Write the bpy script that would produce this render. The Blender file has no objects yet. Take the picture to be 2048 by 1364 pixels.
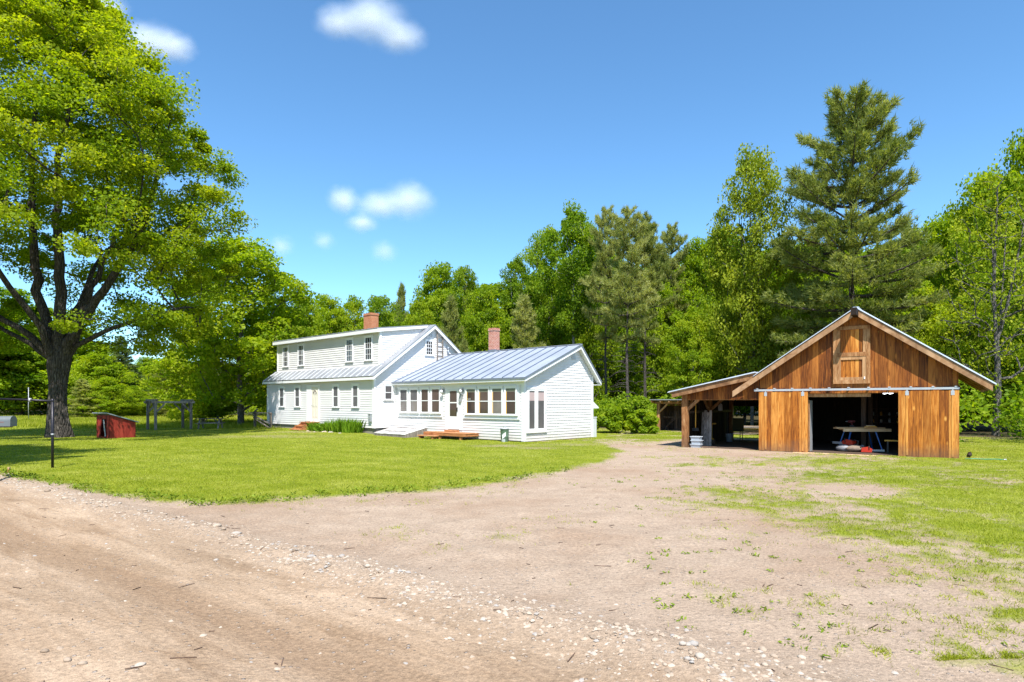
import bpy, math, random
import numpy as np
from mathutils import Vector, Matrix, Euler

random.seed(7)
RNG = np.random.default_rng(11)
S = bpy.context.scene
C = S.collection
rad = math.radians

# ------------------------------------------------------------------ camera, light, exposure
CAM_H = 1.75
FPX = 1240.0                       # focal length in pixels of the 2048 wide photograph
HOR = 806.0                        # row of the horizon in the photograph
cam_d = bpy.data.cameras.new('camera')
cam = bpy.data.objects.new('camera', cam_d); C.objects.link(cam)
cam.location = (0, 0, CAM_H); cam.rotation_euler = (rad(90), 0, 0)
cam_d.sensor_width = 36; cam_d.lens = 36 * FPX / 2048
cam_d.shift_y = (HOR - 682) / 2048
cam_d.clip_start = 0.05; cam_d.clip_end = 9000
S.camera = cam

SUN_EL = rad(57.5); SUN_AZ = rad(6.0)
w = bpy.data.worlds.new('World'); S.world = w; w.use_nodes = True
nt = w.node_tree; nt.nodes.clear()
sky = nt.nodes.new('ShaderNodeTexSky'); sky.sky_type = 'NISHITA'; sky.sun_disc = False
sky.sun_elevation = SUN_EL; sky.sun_rotation = rad(180) - SUN_AZ
sky.air_density = 0.92; sky.dust_density = 0.45; sky.ozone_density = 3.0; sky.altitude = 900
bg = nt.nodes.new('ShaderNodeBackground'); bg.inputs['Strength'].default_value = 0.138
wo = nt.nodes.new('ShaderNodeOutputWorld')
hs = nt.nodes.new('ShaderNodeHueSaturation'); hs.inputs['Saturation'].default_value = 1.1
nt.links.new(sky.outputs[0], hs.inputs['Color']); tn = nt.nodes.new('ShaderNodeMixRGB'); tn.blend_type = 'MULTIPLY'; tn.inputs[0].default_value = 1; tn.inputs[2].default_value = (.88, 1.06, 1.04, 1)
nt.links.new(hs.outputs[0], tn.inputs[1]); nt.links.new(tn.outputs[0], bg.inputs[0]); nt.links.new(bg.outputs[0], wo.inputs[0])
sd = bpy.data.lights.new('sun', 'SUN'); sd.energy = 5.0; sd.angle = rad(0.5); sd.color = (1, .965, .915)
sun = bpy.data.objects.new('sun', sd); C.objects.link(sun)
sun.rotation_euler = (rad(90) - SUN_EL, 0, SUN_AZ); sun.location = (0, -30, 45)
S.view_settings.view_transform = 'Standard'; S.view_settings.look = 'None'
S.view_settings.exposure = 0.93; S.view_settings.gamma = 1
try: S.view_settings.use_curve_mapping = False
except Exception: pass
S.cycles.max_bounces = 8; S.cycles.diffuse_bounces = 3; S.cycles.glossy_bounces = 3
S.cycles.transmission_bounces = 4; S.cycles.volume_bounces = 3
S.cycles.sample_clamp_indirect = 6
S.cycles.use_denoising = True
try: S.cycles.denoising_input_passes = 'RGB_ALBEDO_NORMAL'; S.cycles.denoising_prefilter = 'NONE'
except Exception: pass

def gnd(px, py, z=0.0):
    t = (CAM_H - z) * FPX / (py - HOR)
    return ((px - 1024) / FPX * t, t)
def at(px, D): return ((px - 1024) / FPX * D, D)
def zat(py, D): return CAM_H + (HOR - py) * D / FPX

# ------------------------------------------------------------------ tagging
def tag(o, label=None, cat=None, group=None, kind=None):
    if label: o['label'] = label
    if cat: o['category'] = cat
    if group: o['group'] = group
    if kind: o['kind'] = kind
    return o
def thing(name, label, cat, loc=(0, 0, 0), rz=0.0, group=None):
    o = bpy.data.objects.new(name, None); C.objects.link(o)
    o.location = loc; o.rotation_euler = (0, 0, rz); o.empty_display_size = .3
    return tag(o, label, cat, group)
def dup(root, loc, rz=0.0, scale=None, label=None, group=None):
    r = root.copy(); C.objects.link(r); r.location = loc; r.rotation_euler = (0, 0, rz)
    if scale is not None: r.scale = scale
    if label: r['label'] = label
    if group: r['group'] = group
    for ch in list(root.children):
        c = ch.copy(); C.objects.link(c); c.parent = r
        for g in list(ch.children):
            d = g.copy(); C.objects.link(d); d.parent = c
    return r

# ------------------------------------------------------------------ mesh builders
def mesh_np(name, V, F, tint=None, mats=(), smooth=False):
    V = np.asarray(V, np.float32); F = np.asarray(F, np.int32)
    me = bpy.data.meshes.new(name); n, k = F.shape
    me.vertices.add(len(V)); me.vertices.foreach_set('co', V.ravel())
    me.loops.add(n * k); me.loops.foreach_set('vertex_index', F.ravel())
    me.polygons.add(n); me.polygons.foreach_set('loop_start', np.arange(0, n * k, k, dtype=np.int32))
    try: me.polygons.foreach_set('loop_total', np.full(n, k, np.int32))
    except Exception: pass
    if smooth: me.polygons.foreach_set('use_smooth', np.ones(n, bool))
    if tint is not None:
        a = me.attributes.new('tint', 'FLOAT', 'FACE'); a.data.foreach_set('value', np.asarray(tint, np.float32))
    for m in mats: me.materials.append(m)
    me.update(); me.validate()
    return me
def link(name, me, parent=None, **kw):
    o = bpy.data.objects.new(name, me); C.objects.link(o)
    if parent is not None: o.parent = parent
    if kw: tag(o, **kw)
    return o

class MB:
    def __init__(s): s.v = []; s.f = []; s.t = []; s.m = []; s.tint = .5; s.mi = 0; s.sm = []; s.smooth = False
    def poly(s, pts):
        b = len(s.v); s.v += [tuple(p) for p in pts]
        s.f.append(tuple(range(b, b + len(pts)))); s.t.append(s.tint); s.m.append(s.mi); s.sm.append(s.smooth)
    def add(s, vs, fs):
        b = len(s.v); s.v += [tuple(p) for p in vs]
        for f in fs:
            s.f.append(tuple(b + i for i in f)); s.t.append(s.tint); s.m.append(s.mi); s.sm.append(s.smooth)
    def box(s, x0, x1, y0, y1, z0, z1, M=None):
        vs = [(x0, y0, z0), (x1, y0, z0), (x1, y1, z0), (x0, y1, z0), (x0, y0, z1), (x1, y0, z1), (x1, y1, z1), (x0, y1, z1)]
        if M is not None: vs = [tuple(M @ Vector(p)) for p in vs]
        s.add(vs, [(0, 3, 2, 1), (4, 5, 6, 7), (0, 1, 5, 4), (1, 2, 6, 5), (2, 3, 7, 6), (3, 0, 4, 7)])
        return s
    def beam(s, p0, p1, wd, ht, up=(0, 0, 1), w1=None, h1=None):
        p0 = Vector(p0); p1 = Vector(p1); d = (p1 - p0).normalized(); up = Vector(up)
        if abs(d.dot(up)) > .98: up = Vector((1, 0, 0))
        sx = d.cross(up).normalized(); sy = sx.cross(d).normalized()
        w1 = wd if w1 is None else w1; h1 = ht if h1 is None else h1
        vs = []
        for p, a, b in ((p0, wd, ht), (p1, w1, h1)):
            for i, j in ((-1, -1), (1, -1), (1, 1), (-1, 1)): vs.append(p + sx * (a / 2 * i) + sy * (b / 2 * j))
        s.add(vs, [(3, 2, 1, 0), (4, 5, 6, 7), (0, 1, 5, 4), (1, 2, 6, 5), (2, 3, 7, 6), (3, 0, 4, 7)])
        return s
    def prism(s, pts, off):
        off = Vector(off); a = [Vector(p) for p in pts]; b = [p + off for p in a]; n = len(a)
        s.add(a + b, [tuple(range(n)), tuple(range(2 * n - 1, n - 1, -1))] + [(i, i + n, (i + 1) % n + n, (i + 1) % n) for i in range(n)])
        return s
    def tube(s, pts, rr, n=8, cap=True):
        pts = [Vector(p) for p in pts]; rings = []
        ref = Vector((0.3, 0.9, 0.2)).normalized(); vs = []
        for i, p in enumerate(pts):
            d = (pts[min(i + 1, len(pts) - 1)] - pts[max(i - 1, 0)])
            d = d.normalized() if d.length > 1e-6 else Vector((0, 0, 1))
            a = d.cross(ref)
            a = a.normalized() if a.length > 1e-3 else d.orthogonal().normalized()
            b = d.cross(a); r = rr[i] if hasattr(rr, '__len__') else rr
            for k in range(n):
                t = 2 * math.pi * k / n; vs.append(p + (a * math.cos(t) + b * math.sin(t)) * r)
        fs = []
        for i in range(len(pts) - 1):
            for k in range(n):
                fs.append((i * n + k, i * n + (k + 1) % n, (i + 1) * n + (k + 1) % n, (i + 1) * n + k))
        sm = s.smooth; s.smooth = True; s.add(vs, fs); s.smooth = sm
        if cap:
            b = len(s.v) - len(vs); L = len(pts) - 1
            for f in (tuple(b + k for k in range(n))[::-1], tuple(b + L * n + k for k in range(n))):
                s.f.append(f); s.t.append(s.tint); s.m.append(s.mi); s.sm.append(False)
        return s
    def lathe(s, prof, n=20, c=(0, 0, 0)):
        vs = []; fs = []
        for r, z in prof:
            for k in range(n):
                t = 2 * math.pi * k / n; vs.append((c[0] + r * math.cos(t), c[1] + r * math.sin(t), c[2] + z))
        for i in range(len(prof) - 1):
            for k in range(n): fs.append((i * n + k, i * n + (k + 1) % n, (i + 1) * n + (k + 1) % n, (i + 1) * n + k))
        s.smooth = True; s.add(vs, fs); s.smooth = False
        return s
    def build(s, name, mat, parent=None, loc=None, rz=None, **kw):
        me = bpy.data.meshes.new(name); me.from_pydata(s.v, [], s.f)
        for m in (mat if isinstance(mat, (list, tuple)) else [mat]): me.materials.append(m)
        me.polygons.foreach_set('material_index', s.m); me.polygons.foreach_set('use_smooth', s.sm)
        a = me.attributes.new('tint', 'FLOAT', 'FACE'); a.data.foreach_set('value', s.t)
        me.update()
        o = link(name, me, parent, **kw)
        if loc is not None: o.location = loc
        if rz is not None: o.rotation_euler = (0, 0, rz)
        return o

# ------------------------------------------------------------------ materials
class NT:
    def __init__(s, name):
        s.m = bpy.data.materials.new(name); s.m.use_nodes = True; s.t = s.m.node_tree; s.t.nodes.clear()
        s.out = s.n('OutputMaterial')
    def n(s, ty, **kw):
        nd = s.t.nodes.new('ShaderNode' + ty)
        for k, v in kw.items(): setattr(nd, k, v)
        return nd
    def l(s, a, b): s.t.links.new(a, b)
    def setin(s, sock, v):
        if hasattr(v, 'is_output'): s.l(v, sock)
        else: sock.default_value = v
    def math(s, op, a, b=0.0, c=None, clamp=False):
        nd = s.n('Math', operation=op); nd.use_clamp = clamp
        s.setin(nd.inputs[0], a); s.setin(nd.inputs[1], b)
        if c is not None: s.setin(nd.inputs[2], c)
        return nd.outputs[0]
    def mix(s, f, a, b, blend='MIX'):
        nd = s.n('MixRGB', blend_type=blend)
        s.setin(nd.inputs[0], f)
        for i, v in ((1, a), (2, b)):
            if hasattr(v, 'is_output'): s.l(v, nd.inputs[i])
            else: nd.inputs[i].default_value = (*v[:3], 1)
        return nd.outputs[0]
    def noise(s, vec, scale, detail=4, rough=.55, dist=0.0):
        nd = s.n('TexNoise'); nd.inputs['Scale'].default_value = scale; nd.inputs['Detail'].default_value = detail
        nd.inputs['Roughness'].default_value = rough; nd.inputs['Distortion'].default_value = dist
        if vec is not None: s.l(vec, nd.inputs['Vector'])
        return nd.outputs['Fac']
    def vor(s, vec, scale, feature='F1', out='Distance'):
        nd = s.n('TexVoronoi', feature=feature); nd.inputs['Scale'].default_value = scale
        if vec is not None: s.l(vec, nd.inputs['Vector'])
        return nd.outputs[out]
    def mapping(s, vec, scale=(1, 1, 1), rot=(0, 0, 0), loc=(0, 0, 0)):
        nd = s.n('Mapping'); s.l(vec, nd.inputs['Vector'])
        nd.inputs['Scale'].default_value = scale; nd.inputs['Rotation'].default_value = rot; nd.inputs['Location'].default_value = loc
        return nd.outputs[0]
    def ramp(s, fac, stops):
        nd = s.n('ValToRGB'); cr = nd.color_ramp
        while len(cr.elements) < len(stops): cr.elements.new(.5)
        for e, (p, c) in zip(cr.elements, stops): e.position = p; e.color = (*c[:3], 1)
        s.setin(nd.inputs[0], fac); return nd.outputs[0]
    def rng(s, f, a, b, c=0.0, d=1.0):
        nd = s.n('MapRange'); nd.clamp = True; s.setin(nd.inputs[0], f)
        for i, v in ((1, a), (2, b), (3, c), (4, d)): nd.inputs[i].default_value = v
        return nd.outputs[0]
    def obj(s): return s.n('TexCoord').outputs['Object']
    def pos(s): return s.n('NewGeometry').outputs['Position']
    def island(s): return s.n('NewGeometry').outputs['Random Per Island']
    def attr(s, nm): return s.n('Attribute', attribute_name=nm).outputs['Fac']
    def rand(s): return s.n('ObjectInfo').outputs['Random']
    def bump(s, h, strength=.3, dist=.02):
        nd = s.n('Bump'); nd.inputs['Strength'].default_value = strength; nd.inputs['Distance'].default_value = dist
        s.l(h, nd.inputs['Height']); return nd.outputs[0]
    def pbr(s, col, rough=.6, metal=0.0, spec=.4, bump=None):
        b = s.n('BsdfPrincipled')
        if hasattr(col, 'is_output'): s.l(col, b.inputs['Base Color'])
        else: b.inputs['Base Color'].default_value = (*col[:3], 1)
        s.setin(b.inputs['Roughness'], rough); s.setin(b.inputs['Metallic'], metal)
        b.inputs['Specular IOR Level'].default_value = spec
        if bump is not None: s.l(bump, b.inputs['Normal'])
        s.l(b.outputs[0], s.out.inputs[0]); return s.m

def simple(name, col, rough=.6, metal=0, var=.15, scale=6, spec=.4, bump=.0):
    t = NT(name); p = t.obj(); n = t.noise(p, scale, 5)
    c = t.mix(n, tuple(x * (1 - var) for x in col), tuple(min(1, x * (1 + var)) for x in col))
    b = t.bump(t.noise(p, scale * 5, 3), bump, .01) if bump else None
    return t.pbr(c, rough, metal, spec, b)

def wood(name, dark, mid, light, grain=(9, 9, .55), knots=True, bump=.25, rough=.65, grey=None):
    t = NT(name); p = t.obj(); ti = t.attr('tint')
    sep = t.n('CombineXYZ'); t.l(t.math('MULTIPLY', ti, 37.0), sep.inputs[2]); t.l(t.math('MULTIPLY', ti, 11.0), sep.inputs[0])
    va = t.n('VectorMath', operation='ADD'); t.l(p, va.inputs[0]); t.l(sep.outputs[0], va.inputs[1]); q = va.outputs[0]
    g = t.noise(t.mapping(q, grain), 2.2, 6, .62, 1.2)
    g2 = t.noise(t.mapping(q, (grain[0] * 4, grain[1] * 4, grain[2] * 1.5)), 3, 3, .6)
    f = t.math('ADD', t.math('ADD', t.math('MULTIPLY', g, 1.25), -.25), t.math('MULTIPLY', t.math('SUBTRACT', ti, .5), .40))
    f = t.math('ADD', f, t.math('MULTIPLY', g2, .22))
    c = t.ramp(f, [(.22, dark), (.45, mid), (.72, light)])
    if knots:
        k = t.vor(t.mapping(q, (3.2, 3.2, 1.5)), 1.0)
        c = t.mix(t.rng(k, .05, .16, .6, 0), c, tuple(min(1, x * 1.7) for x in light))
        c = t.mix(t.rng(k, .02, .05, .8, 0), c, tuple(x * .6 for x in dark))
    st = t.noise(t.mapping(q, (2.2, 2.2, .35)), 1.0, 4, .6)
    c = t.mix(t.rng(st, .46, .72, 0, .55), c, tuple(x * .75 for x in dark))
    sz = t.n('SeparateXYZ'); t.l(p, sz.inputs[0])
    if name in ('brown_stained_boards', 'amber_stained_boards', 'barn_timber'): c = t.mix(t.rng(t.math('ADD', sz.outputs[2], t.math('MULTIPLY', t.noise(p, 3.5, 5, .7), -.8)), -.42, .1, .6, 0), c, (.10, .075, .055))
    if grey: c = t.mix(t.rng(t.noise(q, .9, 3), .45, .7), c, grey)
    return t.pbr(c, rough, 0, .25, t.bump(g2, bump, .01))

def leaf_mat(name, cols, trans=.38, tr_gain=(1.5, 1.5, .5)):
    t = NT(name)
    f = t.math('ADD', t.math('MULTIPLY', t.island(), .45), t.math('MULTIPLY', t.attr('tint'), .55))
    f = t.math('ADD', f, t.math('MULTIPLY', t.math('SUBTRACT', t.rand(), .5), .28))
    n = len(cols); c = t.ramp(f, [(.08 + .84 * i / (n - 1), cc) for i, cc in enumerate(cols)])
    d = t.n('BsdfDiffuse'); t.l(c, d.inputs[0])
    tr = t.n('BsdfTranslucent'); t.l(t.mix(1.0, c, tr_gain, 'MULTIPLY'), tr.inputs[0])
    mx = t.n('MixShader'); mx.inputs[0].default_value = trans; t.l(d.outputs[0], mx.inputs[1]); t.l(tr.outputs[0], mx.inputs[2])
    g = t.n('BsdfGlossy'); g.inputs['Roughness'].default_value = .6; g.inputs[0].default_value = (.8, 1, .5, 1)
    m2 = t.n('MixShader'); m2.inputs[0].default_value = .015; t.l(mx.outputs[0], m2.inputs[1]); t.l(g.outputs[0], m2.inputs[2])
    t.l(m2.outputs[0], t.out.inputs[0]); return t.m

def bark_mat(name, a, b, c, sc=1.0):
    t = NT(name); p = t.obj()
    f = t.noise(t.mapping(p, (7 * sc, 7 * sc, 1.1 * sc)), 1.6, 7, .65, 1.5)
    v = t.vor(t.mapping(p, (5 * sc, 5 * sc, .9 * sc)), 2.0, 'DISTANCE_TO_EDGE')
    col = t.ramp(f, [(.3, a), (.5, b), (.72, c)])
    col = t.mix(t.rng(v, 0, .08, .6, 0), col, tuple(x * .4 for x in a))
    return t.pbr(col, .9, 0, .15, t.bump(t.math('ADD', f, t.rng(v, 0, .2)), .9, .06))

M = {}
M['white'] = simple('white_paint', (.73, .73, .72), .5, 0, .04, 2.0)
M['white_trim'] = simple('white_trim', (.74, .74, .74), .45, 0, .03, 3)
def siding_mat():
    t = NT('white_clapboard'); p = t.obj(); ti = t.attr('tint')
    n = t.noise(p, .7, 5); s = t.noise(t.mapping(p, (6, 6, .6)), 1.5, 4)
    c = t.mix(t.rng(n, .35, .7), (.69, .672, .665), (.635, .618, .61))
    c = t.mix(t.rng(s, .6, .85, 0, .2), c, (.62, .60, .56))
    c = t.mix(t.math('MULTIPLY', ti, .1), c, (.68, .67, .65))
    sz = t.n('SeparateXYZ'); t.l(p, sz.inputs[0])
    c = t.mix(t.rng(t.math('ADD', sz.outputs[2], t.math('MULTIPLY', t.noise(p, 2.5, 5, .7), -.8)), -.5, .15, .55, 0), c, (.38, .33, .26))
    w2 = t.noise(t.mapping(p, (1.2, 1.2, .25)), 2.0, 5, .65); c = t.mix(t.rng(w2, .58, .8, 0, .3), c, (.55, .53, .50))
    return t.pbr(c, .55, 0, .3)
M['siding'] = siding_mat()
def metal_roof(name, a, b, rough=.42, metal=.35):
    t = NT(name); p = t.obj(); n = t.noise(p, .8, 6, .6); s = t.noise(t.mapping(p, (5, .4, .4)), 1, 4)
    c = t.mix(t.rng(n, .3, .7), a, b); c = t.mix(t.rng(s, .55, .8, 0, .35), c, tuple(x * .7 for x in a))
    return t.pbr(c, t.rng(n, .2, .8, rough - .06, rough + .12), metal, .5, t.bump(n, .05, .02))
M['roof_blue'] = metal_roof('blue_grey_metal', (.29, .32, .37), (.35, .38, .43), .5, .2)
M['roof_old'] = metal_roof('weathered_metal', (.22, .23, .25), (.36, .37, .39), .5)
M['seam_light'] = simple('pale_seam_metal', (.55, .56, .58), .5, .1)
M['seam_shade'] = simple('seam_shadow_metal', (.15, .18, .24), .5, .3)  # shadow lines along the annex seams, put into the metal colour
M['roof_edge'] = simple('roof_edge_metal', (.23, .26, .31), .45, .5)
M['stone_base'] = simple('fieldstone', (.22, .20, .17), .9, 0, .5, 5, .2, .5)
def brick_mat(name, a, b, mortar):
    t = NT(name); p = t.obj()
    br = t.n('TexBrick'); br.inputs['Scale'].default_value = 1
    br.inputs['Brick Width'].default_value = .21; br.inputs['Row Height'].default_value = .075; br.inputs['Mortar Size'].default_value = .012
    br.inputs['Color1'].default_value = (*a, 1); br.inputs['Color2'].default_value = (*b, 1); br.inputs['Mortar'].default_value = (*mortar, 1)
    sx = t.n('SeparateXYZ'); t.l(p, sx.inputs[0]); cx = t.n('CombineXYZ')
    t.l(t.math('ADD', sx.outputs[0], sx.outputs[1]), cx.inputs[0]); t.l(sx.outputs[2], cx.inputs[1])
    t.l(cx.outputs[0], br.inputs['Vector'])
    c = t.mix(t.rng(t.noise(p, 6, 5), .35, .75, 0, .5), br.outputs['Color'], tuple(x * .55 for x in a))
    return t.pbr(c, .85, 0, .2, t.bump(br.outputs['Fac'], -.4, .01))
M['brick_orange'] = brick_mat('orange_brick', (.44, .13, .05), (.50, .19, .08), (.40, .26, .17))
M['brick_red'] = brick_mat('red_brick', (.42, .11, .065), (.50, .18, .11), (.56, .46, .40))
def glass_mat(name, col, rough=.03):
    t = NT(name); p = t.obj(); n = t.noise(p, 1.3, 3)
    c = t.mix(n, tuple(x * .5 for x in col), tuple(x * 1.6 for x in col)); c = t.mix(t.rng(t.rand(), .2, 1., 0, .6), c, tuple(x * .35 for x in col))
    nb = t.bump(t.noise(p, 1.1, 2), .03, .05)
    return t.pbr(c, rough, 0, .6, nb)
M['glass'] = glass_mat('window_glass', (.045, .042, .046))
M['screen'] = glass_mat('window_screen', (.10, .092, .095), .35)
M['curtain'] = glass_mat('glass_before_curtain', (.17, .15, .14), .1)
M['glass_brown'] = glass_mat('glass_before_room', (.075, .055, .048))
M['olive_blind'] = simple('olive_blind', (.17, .17, .13), .7)
M['cream'] = simple('cream_door_paint', (.68, .64, .54), .5, 0, .06, 3)
M['grey_metal'] = simple('grey_metal', (.36, .37, .38), .5, .3)
M['galv'] = simple('galvanised_steel', (.48, .50, .52), .4, .4)
M['black_metal'] = simple('black_steel', (.018, .016, .022), .4, .3, .3, 8)
M['vent'] = simple('pale_vent_paint', (.52, .53, .54), .6)
M['deck'] = wood('stained_deck_wood', (.26, .095, .035), (.45, .19, .075), (.60, .30, .14), (.6, 9, 9), False)
M['grey_wood'] = wood('weathered_grey_wood', (.085, .066, .052), (.205, .172, .145), (.36, .315, .275), (6, 6, .8), False, .4, .85)
M['white_wood'] = wood('worn_white_boards', (.30, .27, .25), (.55, .52, .50), (.72, .70, .69), (8, .6, .6), False, .3, .8)
M['barn'] = wood('brown_stained_boards', (.068, .018, .003), (.200, .057, .007), (.41, .145, .025))
M['barn_door'] = wood('amber_stained_boards', (.17, .046, .005), (.43, .142, .016), (.66, .30, .065))
M['barn_beam'] = wood('barn_timber', (.17, .065, .020), (.33, .155, .058), (.50, .29, .14), (5, 5, 1.0), True)
M['rake'] = wood('faded_rake_board', (.16, .075, .032), (.30, .16, .075), (.44, .27, .15), (1.2, 6, 1.2), False)
M['barn_in'] = wood('shade_dark_inner_boards', (.012, .007, .004), (.028, .016, .009), (.045, .027, .016))  # board colour lowered to carry the shade of the barn interior
M['red_paint'] = wood('red_painted_boards', (.13, .012, .008), (.24, .024, .014), (.34, .045, .025), (6, 6, 1), False, .3, .7)
M['shed_wood'] = wood('old_brown_boards', (.045, .026, .018), (.10, .060, .040), (.17, .11, .08), (7, 7, .7), False)
M['pine_board'] = wood('fresh_pine_board', (.36, .22, .11), (.55, .37, .20), (.70, .52, .32), (.8, 7, 7), False)
M['blue_paint'] = simple('blue_steel', (.03, .12, .42), .4, .2)
M['red_plastic'] = simple('red_plastic', (.42, .030, .012), .4)
M['black_plastic'] = simple('black_plastic', (.03, .03, .032), .5)
M['grey_plastic'] = simple('grey_plastic', (.20, .20, .21), .55)
M['yellow'] = simple('yellow_wood', (.62, .34, .05), .5)
M['bucket'] = simple('pale_bucket', (.42, .46, .50), .5)
M['mailbox'] = simple('grey_mailbox_paint', (.13, .15, .155), .5, .2)
M['can_green'] = simple('green_grey_can', (.10, .155, .105), .5, .1, .5, 4)
M['green_hose'] = simple('green_hose', (.05, .24, .12), .4)
M['cloth_white'] = simple('white_panel', (.75, .74, .73), .6)

M['bark_maple'] = bark_mat('maple_bark', (.028, .023, .019), (.075, .064, .054), (.17, .15, .13))
M['bark_grey'] = bark_mat('grey_bark', (.08, .072, .066), (.17, .155, .14), (.30, .28, .26), 1.4)
M['bark_pine'] = bark_mat('pine_bark', (.055, .046, .04), (.12, .10, .088), (.22, .19, .17), 1.3)
M['bark_birch'] = bark_mat('birch_bark', (.20, .19, .17), (.42, .40, .38), (.60, .58, .56), 1.2)

M['leaf_maple'] = leaf_mat('maple_leaf', [(.065, .125, .004), (.155, .235, .005), (.240, .300, .008), (.33, .355, .012)], .58)
M['leaf_a'] = leaf_mat('broad_leaf', [(.090, .160, .005), (.190, .285, .007), (.270, .345, .010), (.36, .40, .018)], .58)
M['leaf_b'] = leaf_mat('deep_green_leaf', [(.065, .135, .006), (.135, .225, .008), (.200, .285, .010), (.27, .33, .018)], .58)
M['leaf_y'] = leaf_mat('spring_yellow_leaf', [(.13, .18, .010), (.22, .27, .014), (.30, .33, .02), (.36, .375, .035)], .45)
M['needle'] = leaf_mat('pine_needle', [(.105, .140, .028), (.215, .245, .062), (.32, .335, .110), (.42, .42, .17)], .5)
M['needle_d'] = leaf_mat('spruce_needle', [(.040, .080, .022), (.095, .140, .042), (.16, .205, .07), (.23, .265, .11)], .35)
M['grass'] = leaf_mat('lawn_blade', [(.130, .172, .005), (.225, .262, .012), (.32, .330, .035), (.42, .41, .11)], .35)
M['weed'] = leaf_mat('weed_leaf', [(.085, .13, .012), (.14, .20, .016), (.19, .25, .022), (.26, .30, .05)], .3)
M['iris'] = leaf_mat('flower_bed_leaf', [(.06, .14, .006), (.12, .24, .010), (.19, .31, .016), (.28, .38, .03)], .3)

# ------------------------------------------------------------------ value noise in python (for masks and ground height)
_tab = np.random.default_rng(5).random((256, 256))
def vnoise(x, y, sc=1.0):
    x = np.asarray(x) * sc; y = np.asarray(y) * sc
    xi = np.floor(x).astype(int); yi = np.floor(y).astype(int); fx = x - xi; fy = y - yi
    fx = fx * fx * (3 - 2 * fx); fy = fy * fy * (3 - 2 * fy)
    g = lambda a, b: _tab[a & 255, b & 255]
    return (g(xi, yi) * (1 - fx) + g(xi + 1, yi) * fx) * (1 - fy) + (g(xi, yi + 1) * (1 - fx) + g(xi + 1, yi + 1) * fx) * fy
def fbm(x, y, sc, oct=4):
    r = 0; a = .5; tot = 0
    for i in range(oct): r = r + a * vnoise(x + 17.3 * i, y - 9.1 * i, sc * 2 ** i); tot += a; a *= .55
    return r / tot
def sstep(a, b, x):
    t = np.clip((x - a) / (b - a), 0, 1); return t * t * (3 - 2 * t)

# house and barn frames
A0 = Vector((.57, 29.3, 0)); ROT = rad(-42)
HX = Vector((math.cos(ROT), math.sin(ROT), 0)); HY = Vector((-math.sin(ROT), math.cos(ROT), 0))
B0 = Vector((13.92, 19.38, 0))
def hw(x, y, z=0): p = A0 + HX * x + HY * y; return (p.x, p.y, z)
BROT = rad(-35.4); BS = .963
BX = Vector((math.cos(BROT), math.sin(BROT), 0)); BY = Vector((-math.sin(BROT), math.cos(BROT), 0))
def bw(x, y, z=0): p = B0 + BX * x * BS + BY * y; return (p.x, p.y, z)

# ------------------------------------------------------------------ ground masks
RN = np.array([.609, .793])
LAWN_PX = [(-900, 912), (0, 957), (100, 972), (200, 990), (300, 1004), (420, 1011), (560, 1003), (700, 993), (850, 983), (1000, 965),
           (1100, 949), (1180, 933), (1235, 916), (1250, 900), (1215, 889), (1188, 883), (1040, 878)]
LAWN = np.array([gnd(*p) for p in LAWN_PX] + [(-6, 36), (-5, 60), (-120, 95), (-120, 20)])
def poly_sd(x, y, P):
    x = np.asarray(x, float); y = np.asarray(y, float); d = np.full(x.shape, 1e9); ins = np.zeros(x.shape, bool)
    for i in range(len(P)):
        a = P[i]; b = P[(i + 1) % len(P)]; e = b - a
        t = np.clip(((x - a[0]) * e[0] + (y - a[1]) * e[1]) / (e @ e + 1e-9), 0, 1)
        d = np.minimum(d, np.hypot(x - a[0] - t * e[0], y - a[1] - t * e[1]))
        c = (a[1] > y) != (b[1] > y)
        ins ^= c & (x < (b[0] - a[0]) * (y - a[1]) / (b[1] - a[1] + 1e-12) + a[0])
    return np.where(ins, d, -d)
GP = [(1300, 880, .75), (1370, 896, .25), (1250, 950, 0), (1300, 905, .1), (1430, 905, .15), (1470, 926, .5), (1560, 926, .68), (1650, 926, .8), (1700, 935, .85),
      (1900, 930, .95), (2000, 920, 1.1), (2048, 905, 1.1), (2200, 900, 1.1), (1400, 960, .05), (1500, 960, .4), (1560, 985, .62), (1620, 1010, .74),
      (1690, 1030, .62), (1735, 985, .22), (1800, 960, .95), (1900, 1000, 1.05), (2040, 1000, 1.05), (1800, 1030, .8), (1980, 1060, 1.05),
      (2040, 1090, 1.0), (2200, 1080, 1.1), (1840, 1080, .66), (1700, 1090, .38), (1560, 1090, .2), (1450, 1050, .16), (1560, 1140, .04), (1480, 1180, .2),
      (1600, 1190, .28), (1700, 1180, .34), (1850, 1180, .42), (1950, 1200, .52), (2040, 1230, .66), (1300, 1180, .12), (1400, 1250, .08),
      (1700, 1260, .18), (1900, 1290, .42), (2040, 1320, .5), (2300, 1250, .7), (1100, 1000, 0), (1000, 1100, 0), (1200, 1100, 0), (700, 1050, 0),
      (1300, 1050, 0), (1000, 1200, 0), (1300, 1330, -.1), (1000, 1350, -.1), (1350, 872, .7), (1240, 874, .7), (1500, 890, 0), (1420, 885, 0)]
GXY = np.array([gnd(a, b) for a, b, _ in GP]); GV = np.array([c for *_, c in GP])
def road_q(x, y): return RN[0] * x + RN[1] * y - 4.10 + .35 * (fbm(x, y, .35, 3) - .5)
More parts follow.
